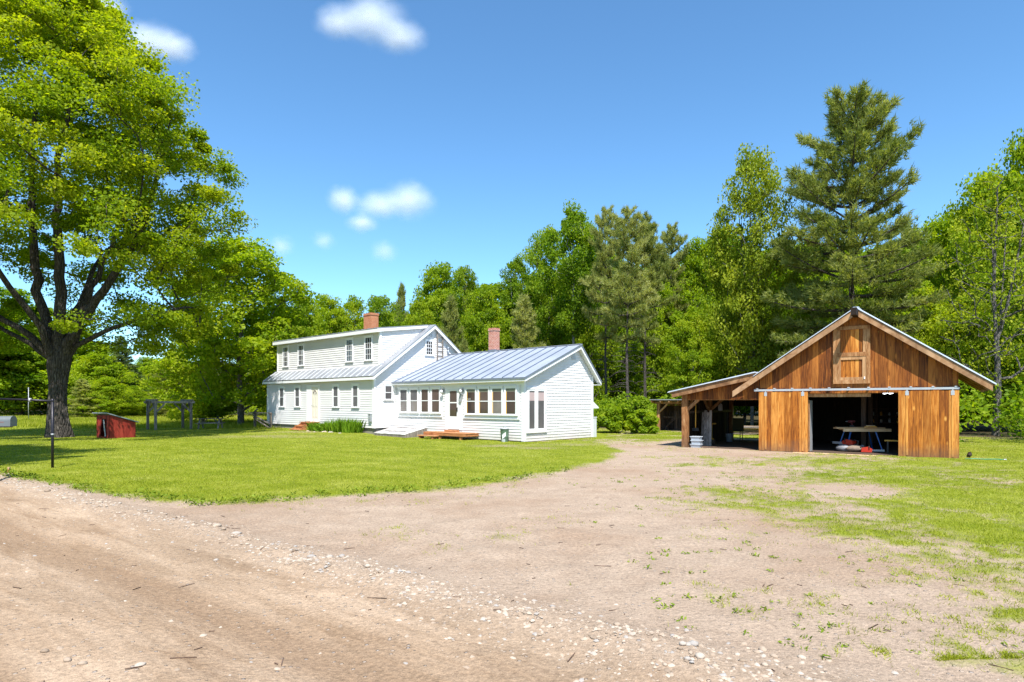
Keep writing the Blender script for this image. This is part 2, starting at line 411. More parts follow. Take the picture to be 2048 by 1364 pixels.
def grass_mask(x, y):
    x = np.asarray(x, float); y = np.asarray(y, float)
    sd = poly_sd(x, y, LAWN) + .9 * (fbm(x, y, 1.3, 3) - .5) + .35 * (fbm(x + 7, y, 6.0, 2) - .5)
    lawn = sstep(-.2, .45, sd)
    num = 0; den = 0
    for (gx, gy), v in zip(GXY, GV):
        s = .6 + .06 * gy
        ww = 1 / (((x - gx) ** 2 + (y - gy) ** 2) / s ** 2 + .15) ** 1.8
        num = num + ww * v; den = den + ww
    g = num / den
    n = fbm(x, y, 1.1, 4); n2 = fbm(x + 50, y, 5.0, 2)
    n3 = fbm(x - 30, y + 12, 14.0, 2); yard = sstep(.22, 1.05, g + (n - .5) * .9 + (n2 - .5) * .8 + (n3 - .5) * .5)
    yard = np.where(y > 30, np.where(x > -3, np.maximum(yard, sstep(.35, .6, n + .12)), yard), yard)
    q = RN[0] * x + RN[1] * y - 4.10
    yard = yard * sstep(.3, 1.2, q)
    # thin bare strips on the lawn: the worn path and the patch in front of the house
    bare = 0
    for px, py, rx, ry in ((520, 874, 3.2, .5), (610, 866, 2.5, .35), (700, 866, 1.6, .3), (1000, 893, 1.2, .25), (1140, 890, 1.5, .3), (1080, 897, 1., .25)):
        cx, cy = gnd(px, py); bare = np.maximum(bare, np.exp(-(((x - cx) / rx) ** 2 + ((y - cy) / (ry * 3)) ** 2)) * (.4 + 1.1 * (n - .3)))
    m = np.maximum(lawn * (1 - .75 * np.clip(bare, 0, 1)), yard)
    return np.clip(m, 0, 1)
def forest_mask(x, y):
    n = 6 * (fbm(x, y, .12, 3) - .5)
    left = sstep(80, 86, y + n) * (x < -22)
    mid = sstep(49, 53, y + .2 * x + n) * ((x >= -22) & (x < 6))
    e = 41 - .62 * (x - 6) * (x > 6)              # edge runs from behind the house to just right of the barn
    right = sstep(0, 2.5, y - np.maximum(e, 24.5 + .0 * x) + n * .3) * (x >= 6)
    inbarn = (x > 4) & (x < 16) & (y < 36)
    return np.clip(np.maximum(np.maximum(left, mid), np.where(inbarn, 0, right)), 0, 1)
def rect_d(x, y, O, x0, x1, y0, y1):
    dx = x - O.x; dy = y - O.y
    ax, ay = (BX, BY) if O is B0 else (HX, HY)
    lx = dx * ax.x + dy * ax.y; ly = dx * ay.x + dy * ay.y
    return np.hypot(np.maximum(np.maximum(x0 - lx, lx - x1), 0), np.maximum(np.maximum(y0 - ly, ly - y1), 0))
def ground_z(x, y):
    x = np.asarray(x, float); y = np.asarray(y, float)
    z = .05 * sstep(5, .5, rect_d(x, y, A0, -22.3, -10.5, -1.4, 7)) - .13 * sstep(2.5, .3, rect_d(x, y, A0, -9.0, 0, -1.2, 5.7))
    q = road_q(x, y)
    z = z + .10 * np.exp(-((q + .05) / .36) ** 2) * (.3 + 1.3 * fbm(x, y, 1.3, 3)) + .05 * np.exp(-((q + .05) / .6) ** 2) * (fbm(x, y, 4.0, 2) - .5)
    for c, wd, dp in ((-1.5, .38, -.035), (-3.2, .4, -.04), (-2.35, .5, .02), (-5.2, .5, -.03), (-.8, .25, .015)):
        z = z + dp * np.exp(-((q - c) / wd) ** 2)
    near = sstep(45, 10, np.hypot(x, y))
    z = z + .045 * (fbm(x, y, .55, 4) - .5) * near + .035 * (fbm(x + 9, y, 2.6, 3) - .5) * near
    # shallow potholes in the drive
    for px, py, r, d in ((1220, 1135, .32, -.03), (1150, 1110, .45, -.03), (1110, 1085, .5, -.03), (1290, 1052, .6, -.025), (1000, 1070, .7, -.03)):
        cx, cy = gnd(px, py); rr = ((x - cx) ** 2 + (y - cy) ** 2) / r ** 2
        z = z + d * np.exp(-rr) - d * .5 * np.exp(-(np.sqrt(rr) - 1.3) ** 2 * 8)
    z = z + .06 * grass_mask(x, y) * sstep(0, 6, y) * .5
    far = np.hypot(x, y)
    z = z + sstep(110, 330, far) * 14 * (x < 10) + sstep(150, 500, far) * 10
    return z

# ------------------------------------------------------------------ ground mesh
def graded(lims):
    out = [lims[0][0]]
    for a, b, st0, st1 in lims:
        p = a; L = b - a
        while p < b - 1e-6:
            t = (p - a) / L; p = min(b, p + st0 + (st1 - st0) * t); out.append(p)
    return np.array(out)
gxs = graded([(-900, -120, 60, 14), (-120, -30, 6, 1.0), (-30, -8, .9, .17), (-8, 8, .14, .14), (8, 30, .17, .8), (30, 100, 1.0, 6), (100, 900, 14, 60)])
gys = graded([(-300, -12, 60, 3), (-12, 2, 1.5, .3), (2, 16, .11, .16), (16, 40, .18, .5), (40, 100, .6, 4), (100, 900, 8, 50)])
GX, GY = np.meshgrid(gxs, gys); nx = len(gxs); ny = len(gys)
GZ = ground_z(GX, GY); GM = grass_mask(GX, GY); FM = forest_mask(GX, GY); RQ = road_q(GX, GY)
GM = GM * (1 - FM)
def ground_mat():
    t = NT('ground_soil_and_grass'); p = t.pos()
    g = t.attr('grass'); fo = t.attr('forest'); q = t.attr('roadq')
    rot = t.mapping(p, (1, 1, 1), (0, 0, rad(37.5)))          # x now runs along the road
    st = t.mapping(rot, (.16, 1.0, 1.0))
    n1 = t.noise(p, .35, 5); n2 = t.noise(p, 2.2, 6, .65); n3 = t.noise(p, 26, 5, .7); streak = t.noise(st, 2.4, 7, .66, .4)
    drive = t.mix(t.rng(n2, .32, .68), (.312, .232, .168), (.392, .300, .222))
    drive = t.mix(t.rng(n1, .46, .66, 0, .6), drive, (.275, .180, .115))
    road = t.mix(t.rng(streak, .34, .62), (.262, .175, .108), (.425, .312, .215))
    road = t.mix(t.rng(n1, .45, .7, 0, .5), road, (.215, .155, .102))
    for qc, qw in ((-1.5, .34), (-3.1, .36), (-4.9, .42)):
        tr_ = t.rng(t.math('ABSOLUTE', t.math('ADD', q, -qc)), qw, qw * .35, 0, .85)
        road = t.mix(t.math('MULTIPLY', tr_, t.rng(streak, .25, .6)), road, (.240, .156, .094))
    c = t.mix(t.rng(q, -.5, .25), road, drive)
    c = t.mix(t.rng(t.math('ABSOLUTE', t.math('ADD', q, .1)), .55, 0, 0, .6), c, (.36, .275, .20))
    c = t.mix(1.0, c, t.ramp(n3, [(.25, (.62, .61, .60)), (.52, (1, 1, 1)), (.8, (1.34, 1.31, 1.27))]), 'MULTIPLY')
    n5 = t.noise(p, 90, 4, .75)
    c = t.mix(1.0, c, t.ramp(n5, [(.3, (.74, .73, .72)), (.52, (1, 1, 1)), (.72, (1.3, 1.27, 1.24))]), 'MULTIPLY')
    vn = t.n('TexVoronoi', feature='F1'); vn.inputs['Scale'].default_value = 19; t.l(p, vn.inputs['Vector'])
    sv = t.n('SeparateColor'); t.l(vn.outputs['Color'], sv.inputs[0])
    peb = t.math('MULTIPLY', t.rng(vn.outputs['Distance'], .22, .30, 1, 0), t.rng(sv.outputs[0], .80, .86))
    c = t.mix(t.math('MULTIPLY', peb, .75), c, t.mix(sv.outputs[1], (.42, .33, .25), (.30, .27, .25)))
    gn = t.noise(p, 1.0, 5, .6); gn2 = t.noise(p, 9, 5, .7); gn3 = t.noise(t.mapping(p, (60, 60, 1)), 1, 3)
    mow = t.noise(t.mapping(rot, (.10, 1, 1)), 1.2, 4)
    gc = t.ramp(t.math('ADD', t.math('MULTIPLY', gn, .45), t.math('ADD', t.math('MULTIPLY', gn2, .3), t.math('MULTIPLY', mow, .3))),
                [(.38, (.112, .150, .006)), (.52, (.205, .240, .014)), (.66, (.31, .315, .050))])
    gc = t.mix(t.rng(gn3, .3, .75), t.mix(1, gc, (.6, .65, .5), 'MULTIPLY'), gc)
    gf = t.rng(t.math('ADD', g, t.math('MULTIPLY', t.math('SUBTRACT', gn2, .5), .9)), .18, .95)
    c = t.mix(gf, c, gc)
    lit = t.mix(t.rng(n2, .3, .7), (.030, .022, .012), (.085, .060, .032))
    lit = t.mix(t.rng(gn, .45, .65, 0, .7), lit, (.020, .045, .006))
    c = t.mix(fo, c, lit)
    bh = t.math('ADD', t.math('MULTIPLY', n3, .5), t.math('ADD', t.math('MULTIPLY', n2, .8), t.math('MULTIPLY', peb, .5)))
    return t.pbr(c, .95, 0, .12, t.bump(bh, .85, .06))
M['ground'] = ground_mat()
idx = np.arange(nx * ny).reshape(ny, nx)
quads = np.stack([idx[:-1, :-1], idx[:-1, 1:], idx[1:, 1:], idx[1:, :-1]], -1).reshape(-1, 4)
V = np.stack([GX, GY, GZ], -1).reshape(-1, 3)
fq = RQ.ravel()[quads].mean(1); fg = GM.ravel()[quads].mean(1); fm = FM.ravel()[quads].mean(1)
fc = V[quads].mean(1)
onroad = (fq < 0) & (fq > -8.5)
drv = (~onroad) & (fq >= 0) & (fg < .42) & (fm < .5) & (fc[:, 1] < 36) & (np.abs(fc[:, 0]) < 24)
for nm, sel, lab, cat in (('dirt_road', onroad, 'stony dirt road along the front of the lawn', 'road'),
                          ('driveway', drv, 'bare dirt driveway spreading from the road to the barn', 'driveway'),
                          ('ground', ~(onroad | drv), 'green lawn and meadow round the white farmhouse', 'lawn')):
    f = quads[sel]; u, inv = np.unique(f, return_inverse=True)
    me = mesh_np(nm, V[u], inv.reshape(-1, 4), None, [M['ground']], True)
    for an, arr in (('grass', GM), ('forest', FM), ('roadq', RQ)):
        a = me.attributes.new(an, 'FLOAT', 'POINT'); a.data.foreach_set('value', arr.ravel()[u].astype(np.float32))
    link(nm, me, label=lab, cat=cat, kind='structure')

# ------------------------------------------------------------------ leaf, tuft and blade meshes
def unit(a): return a / (np.linalg.norm(a, axis=-1, keepdims=True) + 1e-9)
def kites(P, N, L, W):
    """flat leaf quads: P centres, N normals, L lengths, W widths"""
    n = len(P); r = unit(RNG.normal(size=(n, 3))); N = unit(N)
    d = unit(np.cross(N, r)); s = np.cross(N, d)
    L = np.broadcast_to(L, n)[:, None]; W = np.broadcast_to(W, n)[:, None]
    V = np.stack([P - d * L * .5, P + s * W * .5 - d * L * .05, P + d * L * .5 - N * L * .12, P - s * W * .5 - d * L * .05], 1).reshape(-1, 3)
    return V, np.arange(n * 4).reshape(n, 4)
def blades(P, D, L, W, bend=.0):
    """thin triangles from P along D"""
    n = len(P); D = unit(D); r = unit(RNG.normal(size=(n, 3))); s = unit(np.cross(D, r))
    L = np.broadcast_to(L, n)[:, None]; W = np.broadcast_to(W, n)[:, None]
    V = np.stack([P - s * W * .5, P + s * W * .5, P + D * L], 1).reshape(-1, 3)
    return V, np.arange(n * 3).reshape(n, 3)

def grow(seeds, attr, droop=.12, step=.55, gamma=2.3, rtip=.012):
    """connect attractor points to a skeleton of seed polylines; returns chains with radii"""
    pos = []; par = []
    for pl in seeds:
        start, pts = pl
        prev = start
        for p in pts:
            pos.append(np.array(p, float)); par.append(prev); prev = len(pos) - 1
    seeds_n = len(pos)
    A = np.array(attr); base = np.array(pos)
    dd = np.min(np.linalg.norm(A[:, None] - base[None], axis=2), axis=1)
    for i in np.argsort(dd):
        a = A[i]; Pn = np.array(pos); v = a - Pn; h = np.hypot(v[:, 0], v[:, 1]); dist = np.linalg.norm(v, axis=1)
        cost = dist * (1 + .9 * np.clip((.35 * h - v[:, 2]) / (dist + 1e-6), 0, 1)) + .02 * np.arange(len(Pn)) * 0
        j = int(np.argmin(cost)); p0 = Pn[j]; L = dist[j]; k = max(1, int(L / step)); prev = j
        for m in range(1, k + 1):
            t = m / k; q = p0 + (a - p0) * t
            q = q + np.array([0, 0, -droop * L * math.sin(math.pi * t)]) + RNG.normal(size=3) * .05 * step * (m < k) * 2
            pos.append(q); par.append(prev); prev = len(pos) - 1
    n = len(pos); r = np.zeros(n); acc = np.zeros(n); child = [[] for _ in range(n)]
    for i in range(n):
        if par[i] >= 0: child[par[i]].append(i)
    order = list(range(n))
    for i in reversed(order):            # parents always precede children
        acc[i] += rtip ** gamma if not child[i] else 0
        r[i] = acc[i] ** (1 / gamma)
        if par[i] >= 0: acc[par[i]] += acc[i] * 1.02
    return np.array(pos), par, child, r
def skeleton_mesh(mb, pos, par, child, r, rscale=1.0, rmax=None, n_big=10, minr=.0):
    done = set()
    n = len(pos)
    main = [max(c, key=lambda k: r[k]) if c else None for c in child]
    starts = [i for i in range(n) if par[i] < 0 or main[par[i]] != i]
    for s in starts:
        ch = [s]; k = s
        while main[k] is not None: k = main[k]; ch.append(k)
        pts = [pos[i] for i in ch]; rr = [max(r[i] * rscale, minr) for i in ch]
        if par[s] >= 0:
            pts = [pos[par[s]]] + pts; rr = [min(r[par[s]] * rscale, rr[0] * 1.25)] + rr
        if rmax: rr = [min(x, rmax) for x in rr]
        if len(pts) < 2: continue
        b = max(rr); mb.tube(pts, rr, n_big if b > .12 else 6 if b > .04 else 4, cap=False)

def clusters_leaves(cent, per, rc, flat, size, center=None, upw=.6, outw=.5, aspect=.75, jit=.35, tintv=None):
    n = len(cent); cnt = np.maximum(1, (per * (1 + jit * RNG.normal(size=n)))).astype(int)
    ci = np.repeat(np.arange(n), cnt); m = len(ci)
    rcs = (rc * (1 + .3 * RNG.normal(size=n)).clip(.5, 1.7))[ci]
    u = unit(RNG.normal(size=(m, 3))) * (RNG.random(m) ** (1 / 2.2))[:, None]
    P = cent[ci] + u * rcs[:, None] * np.array([1, 1, flat])
    o = unit(P - (np.asarray(center) if center is not None else P.mean(0)))
    N = RNG.normal(size=(m, 3)) * .75 + np.array([0, 0, upw]) + o * outw
    L = size * (1 + .3 * RNG.normal(size=m)).clip(.45, 1.7)
    V, F = kites(P, N, L, L * aspect)
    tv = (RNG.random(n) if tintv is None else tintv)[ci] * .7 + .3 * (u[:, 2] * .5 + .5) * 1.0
    return V, F, tv

def add_tree(name, label, cat, trunk_mb, bark, V, F, tint, leafm, group=None):
    t = thing(name, label, cat, group=group)
    trunk_mb.build('trunk', bark, t)
    link('crown', mesh_np('crown', V, F, tint, [leafm]), t)
    return t

# ------------------------------------------------------------------ the big maple
def ellipsoid_pts(n, c, r, inner=.5, zmin=None, seed=0, mind=.0):
    out = []; g = np.random.default_rng(seed); tries = 0
    while len(out) < n and tries < n * 200:
        tries += 1
        u = g.normal(size=3); u /= np.linalg.norm(u); rr = inner + (1 - inner) * g.random() ** .6
        p = np.array(c) + u * rr * np.array(r)
        if zmin is not None and p[2] < zmin: continue
        if mind and out and np.min(np.linalg.norm(np.array(out) - p, axis=1)) < mind: continue
        out.append(p)
    return np.array(out)
def big_maple():
    g = np.random.default_rng(3)
    prof_z = [4.2, 5.6, 7.9, 10, 11.9, 15.1, 17, 19.1, 22, 23.6]
    prof_r = [3.8, 7.0, 8.2, 8.7, 8.8, 7.5, 6.8, 5.0, 2.6, .4]
    pts = []; tries = 0
    while len(pts) < 640 and tries < 90000:
        tries += 1
        z = g.uniform(4.4, 23); R = np.interp(z, prof_z, prof_r); a = g.uniform(0, 2 * math.pi)
        lob = 1 + .10 * math.sin(3 * a + z * .5) + .08 * math.sin(5 * a - z * .9)
        f = g.random() ** .42
        if z < 9 and f < .55: continue
        if z < 9.0 and R * f * math.sin(a) < 1.5 and abs(R * f * math.cos(a)) < 3.2: continue
        if z < 6.2 and math.hypot(R * f * math.cos(a), R * f * math.sin(a)) < 4.5: continue
        if f < .35 and g.random() < .6: continue
        p = np.array([R * lob * f * math.cos(a) - .4, R * lob * f * math.sin(a), z])
        # gaps low down near the limbs, where the sky shows through
        if z < 9 and abs(p[0] - 2.2) < 2.0 and g.random() < .55: continue
        if pts and np.min(np.linalg.norm((np.array(pts) - p) * [1, 1, 1.5], axis=1)) < .84: continue
        pts.append(p)
    pts = np.array(pts)
    sp = lambda ps: ps
    def dense(ps, st=.6):
        out = []
        for a, b in zip(ps[:-1], ps[1:]):
            a = np.array(a, float); b = np.array(b, float); k = max(1, int(np.linalg.norm(b - a) / st))
            for m in range(1, k + 1): out.append(a + (b - a) * m / k + g.normal(size=3) * .05)
        return out
    trunk = [np.array((0, 0, z)) + np.array((-.10 * math.sin(z * .8), 0, 0)) for z in np.linspace(0, 3.6, 8)]
    seeds = [(-1, trunk)]; limbs = []; cnt = len(trunk)
    for ps, r0, r1 in ([(-.22, .05, 3.7), (-.65, .1, 5.2), (-1.2, .2, 7.4), (-1.7, .3, 11), (-1.5, .1, 15), (-.8, 0, 19)], .25, .06), \
               ([(.02, -.12, 3.7), (.10, -.22, 5.4), (.25, -.3, 8), (.15, -.5, 11), (.1, -.2, 14), (.6, .2, 18)], .28, .06), \
               ([(.25, -.05, 3.8), (.62, -.2, 4.8), (1.3, -.3, 5.9), (2.4, -.4, 7.4), (3.9, -.3, 9.6), (4.7, 0, 12.5), (4.9, .3, 15)], .24, .06), \
               ([(.2, .15, 3.8), (.5, .4, 5.2), (.9, .7, 7.2), (1.6, 1.6, 10), (2.2, 2.2, 13)], .19, .05), \
               ([(-.25, -.1, 3.7), (-.8, -.3, 4.7), (-1.7, -.5, 5.5), (-4, -1, 7), (-6.5, -1.2, 8)], .17, .05), \
               ([(-.2, .1, 3.3), (-.6, .2, 4.0), (-1.8, .4, 4.7), (-4.5, .8, 6.1), (-7, 1, 6.8)], .14, .04), \
               ([(.2, 0, 3.7), (.6, 0, 4.5), (1.6, .1, 5.1), (4, -.3, 5.9), (6.5, -.3, 6.6)], .13, .04), \
               ([(0, .2, 3.8), (-.1, .8, 5.2), (-.4, 2.2, 7.6), (-.6, 4.2, 10.5)], .20, .06), \
               ([(-.05, -.25, 3.9), (-.3, -.9, 5.4), (-1, -2.4, 7.8), (-.6, -4.6, 10)], .17, .05):
        d = dense(ps); seeds.append((7, d)); limbs.append((cnt, len(d), r0, r1)); cnt += len(d)
    pos, par, child, r = grow(seeds, pts, .06, .55, 2.15, .016)
    for a, n_, r0, r1 in limbs:
        for k in range(n_): r[a + k] = max(min(r[a + k], .13), r0 * (1 - k / n_) + r1 * k / n_)
    r[:8] = .37; r[8:] = np.where(np.arange(8, len(r)) >= cnt, np.minimum(r[8:], .10), r[8:])
    mb = MB(); skeleton_mesh(mb, pos, par, child, r, 1.0, .45, 12)
    # buttressed trunk skin over the first metres
    n = 28; zs = np.concatenate([np.linspace(-.1, 4.0, 22), [4.25, 4.5, 4.7, 4.82]]); vs = []
    for z in zs:
        base = (.405 + .19 * math.exp(-max(z, 0) * 1.6) + .09 * sstep(2.6, 3.9, z) - .03 * math.exp(-((z - 2.4) / .9) ** 2)) * (1 if z < 4.05 else max(.12, math.sqrt(max(0, 1 - ((z - 4.0) / .86) ** 2))))
        for k in range(n):
            a = 2 * math.pi * k / n
            q = base * (1 + .10 * math.sin(5 * a + .6 * z) * (math.exp(-z * .6) + .35) + .05 * math.sin(11 * a + z) + .03 * math.sin(3 * a + 2.3 * z))
            vs.append((q * math.cos(a) - .10 * math.sin(z * .8), q * math.sin(a), z))
    fs = [(i * n + k, i * n + (k + 1) % n, (i + 1) * n + (k + 1) % n, (i + 1) * n + k) for i in range(len(zs) - 1) for k in range(n)]
    mb.smooth = True; mb.add(vs, fs)
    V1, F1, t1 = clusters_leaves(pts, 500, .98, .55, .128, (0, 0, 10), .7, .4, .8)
    return add_tree('maple_tree', 'huge spreading maple with thick forked trunk at the left', 'tree', mb, M['bark_maple'], V1, F1, t1, M['leaf_maple'])
maple = big_maple(); maple.location = (-22.75, 31.2, 0)

# ------------------------------------------------------------------ broadleaf kinds
def broadleaf(seed, H, R, z0, prof, nclus, per, rc, size, leafm, bark, lean=.0, upsweep=.06, rt=None, flat=.6, trunk_top=.7, forks=0):
    g = np.random.default_rng(seed); pz, pr = zip(*prof); pts = []; tries = 0
    ph = g.uniform(0, 6, 4)
    while len(pts) < nclus and tries < nclus * 80:
        tries += 1
        z = g.uniform(z0, 1.0); a = g.uniform(0, 2 * math.pi); Rz = np.interp(z, pz, pr)
        lob = 1 + .17 * math.sin(2 * a + z * 7 + ph[0]) + .13 * math.sin(3 * a - z * 11 + ph[1]) + .08 * math.sin(7 * a + 19 * z + ph[2])
        f = g.random() ** .45
        p = np.array([Rz * R * lob * f * math.cos(a), Rz * R * lob * f * math.sin(a), z * H])
        if pts and np.min(np.linalg.norm(np.array(pts) - p, axis=1)) < rc * .62: continue
        pts.append(p)
    pts = np.array(pts); top = H * trunk_top
    tr = [np.array((lean * z + .12 * math.sin(z * .5 + seed), .1 * math.cos(z * .6 + seed) - .1 * math.cos(seed), z)) for z in np.linspace(0, top, int(top / .6))]
    seeds = [(-1, tr)]
    for k in range(forks):
        a = g.uniform(0, 6.28); i0 = int(len(tr) * g.uniform(.25, .4)); p0 = tr[i0]; out = []
        for m in range(1, 12):
            t = m / 11; out.append(p0 + np.array([math.cos(a) * R * .4 * t ** .8, math.sin(a) * R * .4 * t ** .8, (H * .85 - p0[2]) * t]))
        seeds.append((i0, out))
    pos, par, child, r = grow(seeds, pts, -upsweep, .8, 2.2, .014)
    rt = rt or H * .0145; mb = MB(); skeleton_mesh(mb, pos, par, child, r, rt / r[1], rt * 1.3, 9, .008)
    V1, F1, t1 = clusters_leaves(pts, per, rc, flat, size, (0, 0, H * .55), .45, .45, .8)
    return mb, bark, V1, F1, t1, leafm

KIND = {}
def register(key, name, cat, args): KIND[key] = dict(name=name, cat=cat, args=args, root=None)
rnd_prof = [(.05, .45), (.15, .85), (.35, 1), (.6, .88), (.8, .6), (.93, .3), (1, .06)]
egg_prof = [(.12, .5), (.25, .85), (.45, 1), (.68, .95), (.86, .68), (1, .25)]
up_prof = [(.12, .45), (.3, .75), (.5, .97), (.7, 1), (.87, .78), (1, .25)]
crown_top = [(.42, .15), (.52, .6), (.7, 1), (.85, .8), (1, .2)]
register('D1', 'broadleaf_tree', 'tree', lambda: broadleaf(21, 14, 5.4, .09, rnd_prof, 190, 250, 1.15, .23, M['leaf_a'], M['bark_grey']))
register('D2', 'broadleaf_tree', 'tree', lambda: broadleaf(33, 17, 4.6, .14, egg_prof, 180, 230, 1.15, .235, M['leaf_a'], M['bark_grey'], .02))
register('D3', 'broadleaf_tree', 'tree', lambda: broadleaf(47, 16, 5.0, .10, up_prof, 170, 240, 1.2, .235, M['leaf_b'], M['bark_grey'], -.02, .1))
register('D4', 'broadleaf_tree', 'tree', lambda: broadleaf(52, 18, 4.4, .20, up_prof, 250, 165, 1.0, .20, M['leaf_y'], M['bark_grey'], 0, .22, .2, .75, .62, 4))
register('B', 'birch_tree', 'tree', lambda: broadleaf(61, 18, 3.6, .42, crown_top, 120, 200, 1.0, .21, M['leaf_b'], M['bark_birch'], .01, .12, .17, .7, .85, 1))
register('G', 'bare_tree', 'tree', lambda: broadleaf(75, 17, 4.6, .22, [(.2, .9), (.4, 1), (.7, .7), (1, .15)], 260, 22, .8, .17, M['leaf_y'], M['bark_grey'], 0, .18, .26, .8, .92, 3))

# ------------------------------------------------------------------ conifer kinds
def conifer(seed, H, prof, z0, whorl, nb, leafm, bark, tuft=10, bl=.42, bw_=.075, lift=.25, dead=0, spread=.5, rt=None, dens=1.0, plume=1.0):
    g = np.random.default_rng(seed); mb = MB(); rt = rt or H * .014
    tr = [(.06 * math.sin(z * .7 + seed), .06 * math.cos(z * .5), z) for z in np.linspace(0, H, 24)]
    mb.tube(tr, [max(.02, rt * (1 - .93 * (p[2] / H) ** .9)) for p in tr], 9, cap=False)
    P = []; D = []; TT = []; pz, pr = zip(*prof); z = z0 * H
    while z < H * .985:
        f = z / H; R = np.interp(f, pz, pr); k = nb + g.integers(-1, 2); a0 = g.uniform(0, 6.28)
        for b in range(max(3, k)):
            a = a0 + 6.283 * b / max(3, k) + g.normal() * .22; L = R * g.uniform(.58, 1.18)
            if g.random() < .15: L *= .5
            el = lift + (f - .45) * .7 + g.normal() * .09
            d = np.array([math.cos(a) * math.cos(el), math.sin(a) * math.cos(el), math.sin(el)])
            p0 = np.array([0, 0, z]); n = 7
            path = [p0 + d * L * t + np.array([0, 0, .16 * L * (t ** 2.2 - .6 * t)]) for t in np.linspace(0, 1, n)]
            mb.tube(path, [max(.008, .020 * L * (1 - .8 * t)) + .005 for t in np.linspace(0, 1, n)], 4, cap=False)
            tb = g.random(); m = max(3, int(L * 9 * dens)); side = np.array([-math.sin(a), math.cos(a), 0])
            for q in range(m):
                t = .28 + .76 * g.random() ** .75; i = min(n - 2, int(t * (n - 1))); u = t * (n - 1) - i
                c = path[i] * (1 - u) + path[i + 1] * u
                lat = g.normal() * spread * L * .28 * (1.15 - .75 * t)
                c = c + side * lat + np.array([0, 0, abs(g.normal()) * .10 * plume]) + d * g.normal() * .08
                dd = unit(d + side * np.sign(lat) * .55 + np.array([0, 0, .35 + .3 * g.random()]))
                P.append(c); D.append(dd); TT.append(.65 * tb + .35 * g.random())
        z += whorl * g.uniform(.8, 1.2) * (1 - .35 * f)
    for k in range(dead):
        z = g.uniform(.14, z0) * H; a = g.uniform(0, 6.28); L = g.uniform(.8, 2.6)
        d = np.array([math.cos(a), math.sin(a), g.uniform(-.15, .3)])
        mb.tube([(0, 0, z), tuple(np.array((0, 0, z)) + d * L * .5), tuple(np.array((0, 0, z)) + d * L + np.array((0, 0, -.15 * L)))], [.03, .02, .008], 4, cap=False)
    P = np.array(P); D = np.array(D); TT = np.array(TT)
    ti = np.repeat(np.arange(len(P)), tuft); N = len(ti)
    dirs = unit(D[ti] + RNG.normal(size=(N, 3)) * .62)
    V1, F1 = blades(P[ti] + RNG.normal(size=(N, 3)) * .07, dirs, bl * RNG.uniform(.6, 1.25, N), bw_ * RNG.uniform(.7, 1.3, N))
    return mb, bark, V1, F1, np.clip(TT[ti] + .15 * RNG.normal(size=N), 0, 1), leafm
register('P1', 'pine_tree', 'tree', lambda: conifer(81, 20, [(.12, 3.0), (.25, 4.9), (.42, 5.2), (.6, 4.8), (.75, 4.1), (.88, 3.0), (.96, 1.8), (1, .8)], .14, .95, 6, M['needle'], M['bark_pine'], 13, .40, .062, .06, 26, .85, .34, 1.9, 1.7))
register('P2', 'pine_tree', 'tree', lambda: conifer(92, 18, [(.42, 2.0), (.52, 3.6), (.7, 3.4), (.85, 2.4), (1, .6)], .40, 1.0, 5, M['needle'], M['bark_pine'], 12, .42, .075, .04, 46, .9, .24, 1.7, .8))
register('P3', 'pine_tree', 'tree', lambda: conifer(97, 11, [(.06, 3.6), (.3, 3.3), (.6, 2.2), (.85, 1.0), (1, .25)], .07, .68, 6, M['needle'], M['bark_pine'], 11, .42, .08, .10, 0, .85, .18, 1.35))
register('S', 'spruce_tree', 'tree', lambda: conifer(103, 15, [(.04, 3.3), (.3, 2.7), (.6, 1.7), (.85, .75), (1, .12)], .05, .42, 7, M['needle_d'], M['bark_pine'], 9, .36, .085, -.12, 0, .6, .2))
DIM = {'D1': (14.6, 5.8), 'D2': (17.6, 5.0), 'D3': (16.6, 5.4), 'D4': (18.4, 4.7), 'B': (18.4, 4.0), 'G': (17.3, 4.9), 'P1': (20, 5.2), 'P2': (18, 3.9), 'P3': (11, 3.6), 'S': (15, 3.3)}

def plant(kind, px, D, top, width, label, group=None, rz=None, base=0.0):
    """kind, trunk column, distance, row of the top, crown width in photo pixels"""
    x, y = at(px, D); K = KIND[kind]; H, R = DIM[kind]
    sz = (zat(top, D) - base) / H; sx = (width * (1.15 if kind[0] in 'DB' and D > 50 else 1.0) * D / FPX / 2) / R
    rz = random.uniform(0, 6.28) if rz is None else rz
    bz = float(ground_z(np.array([x]), np.array([y]))[0]) - .05 + base
    if K['root'] is None:
        t = add_tree(K['name'], label, K['cat'], *K['args'](), group=group)
        t.location = (x, y, bz); t.rotation_euler = (0, 0, rz); t.scale = (sx, sx, sz); K['root'] = t
        return t
    t = dup(K['root'], (x, y, bz), rz, (sx, sx, sz), label)
    if group: t['group'] = group
    elif 'group' in t: del t['group']
    return t

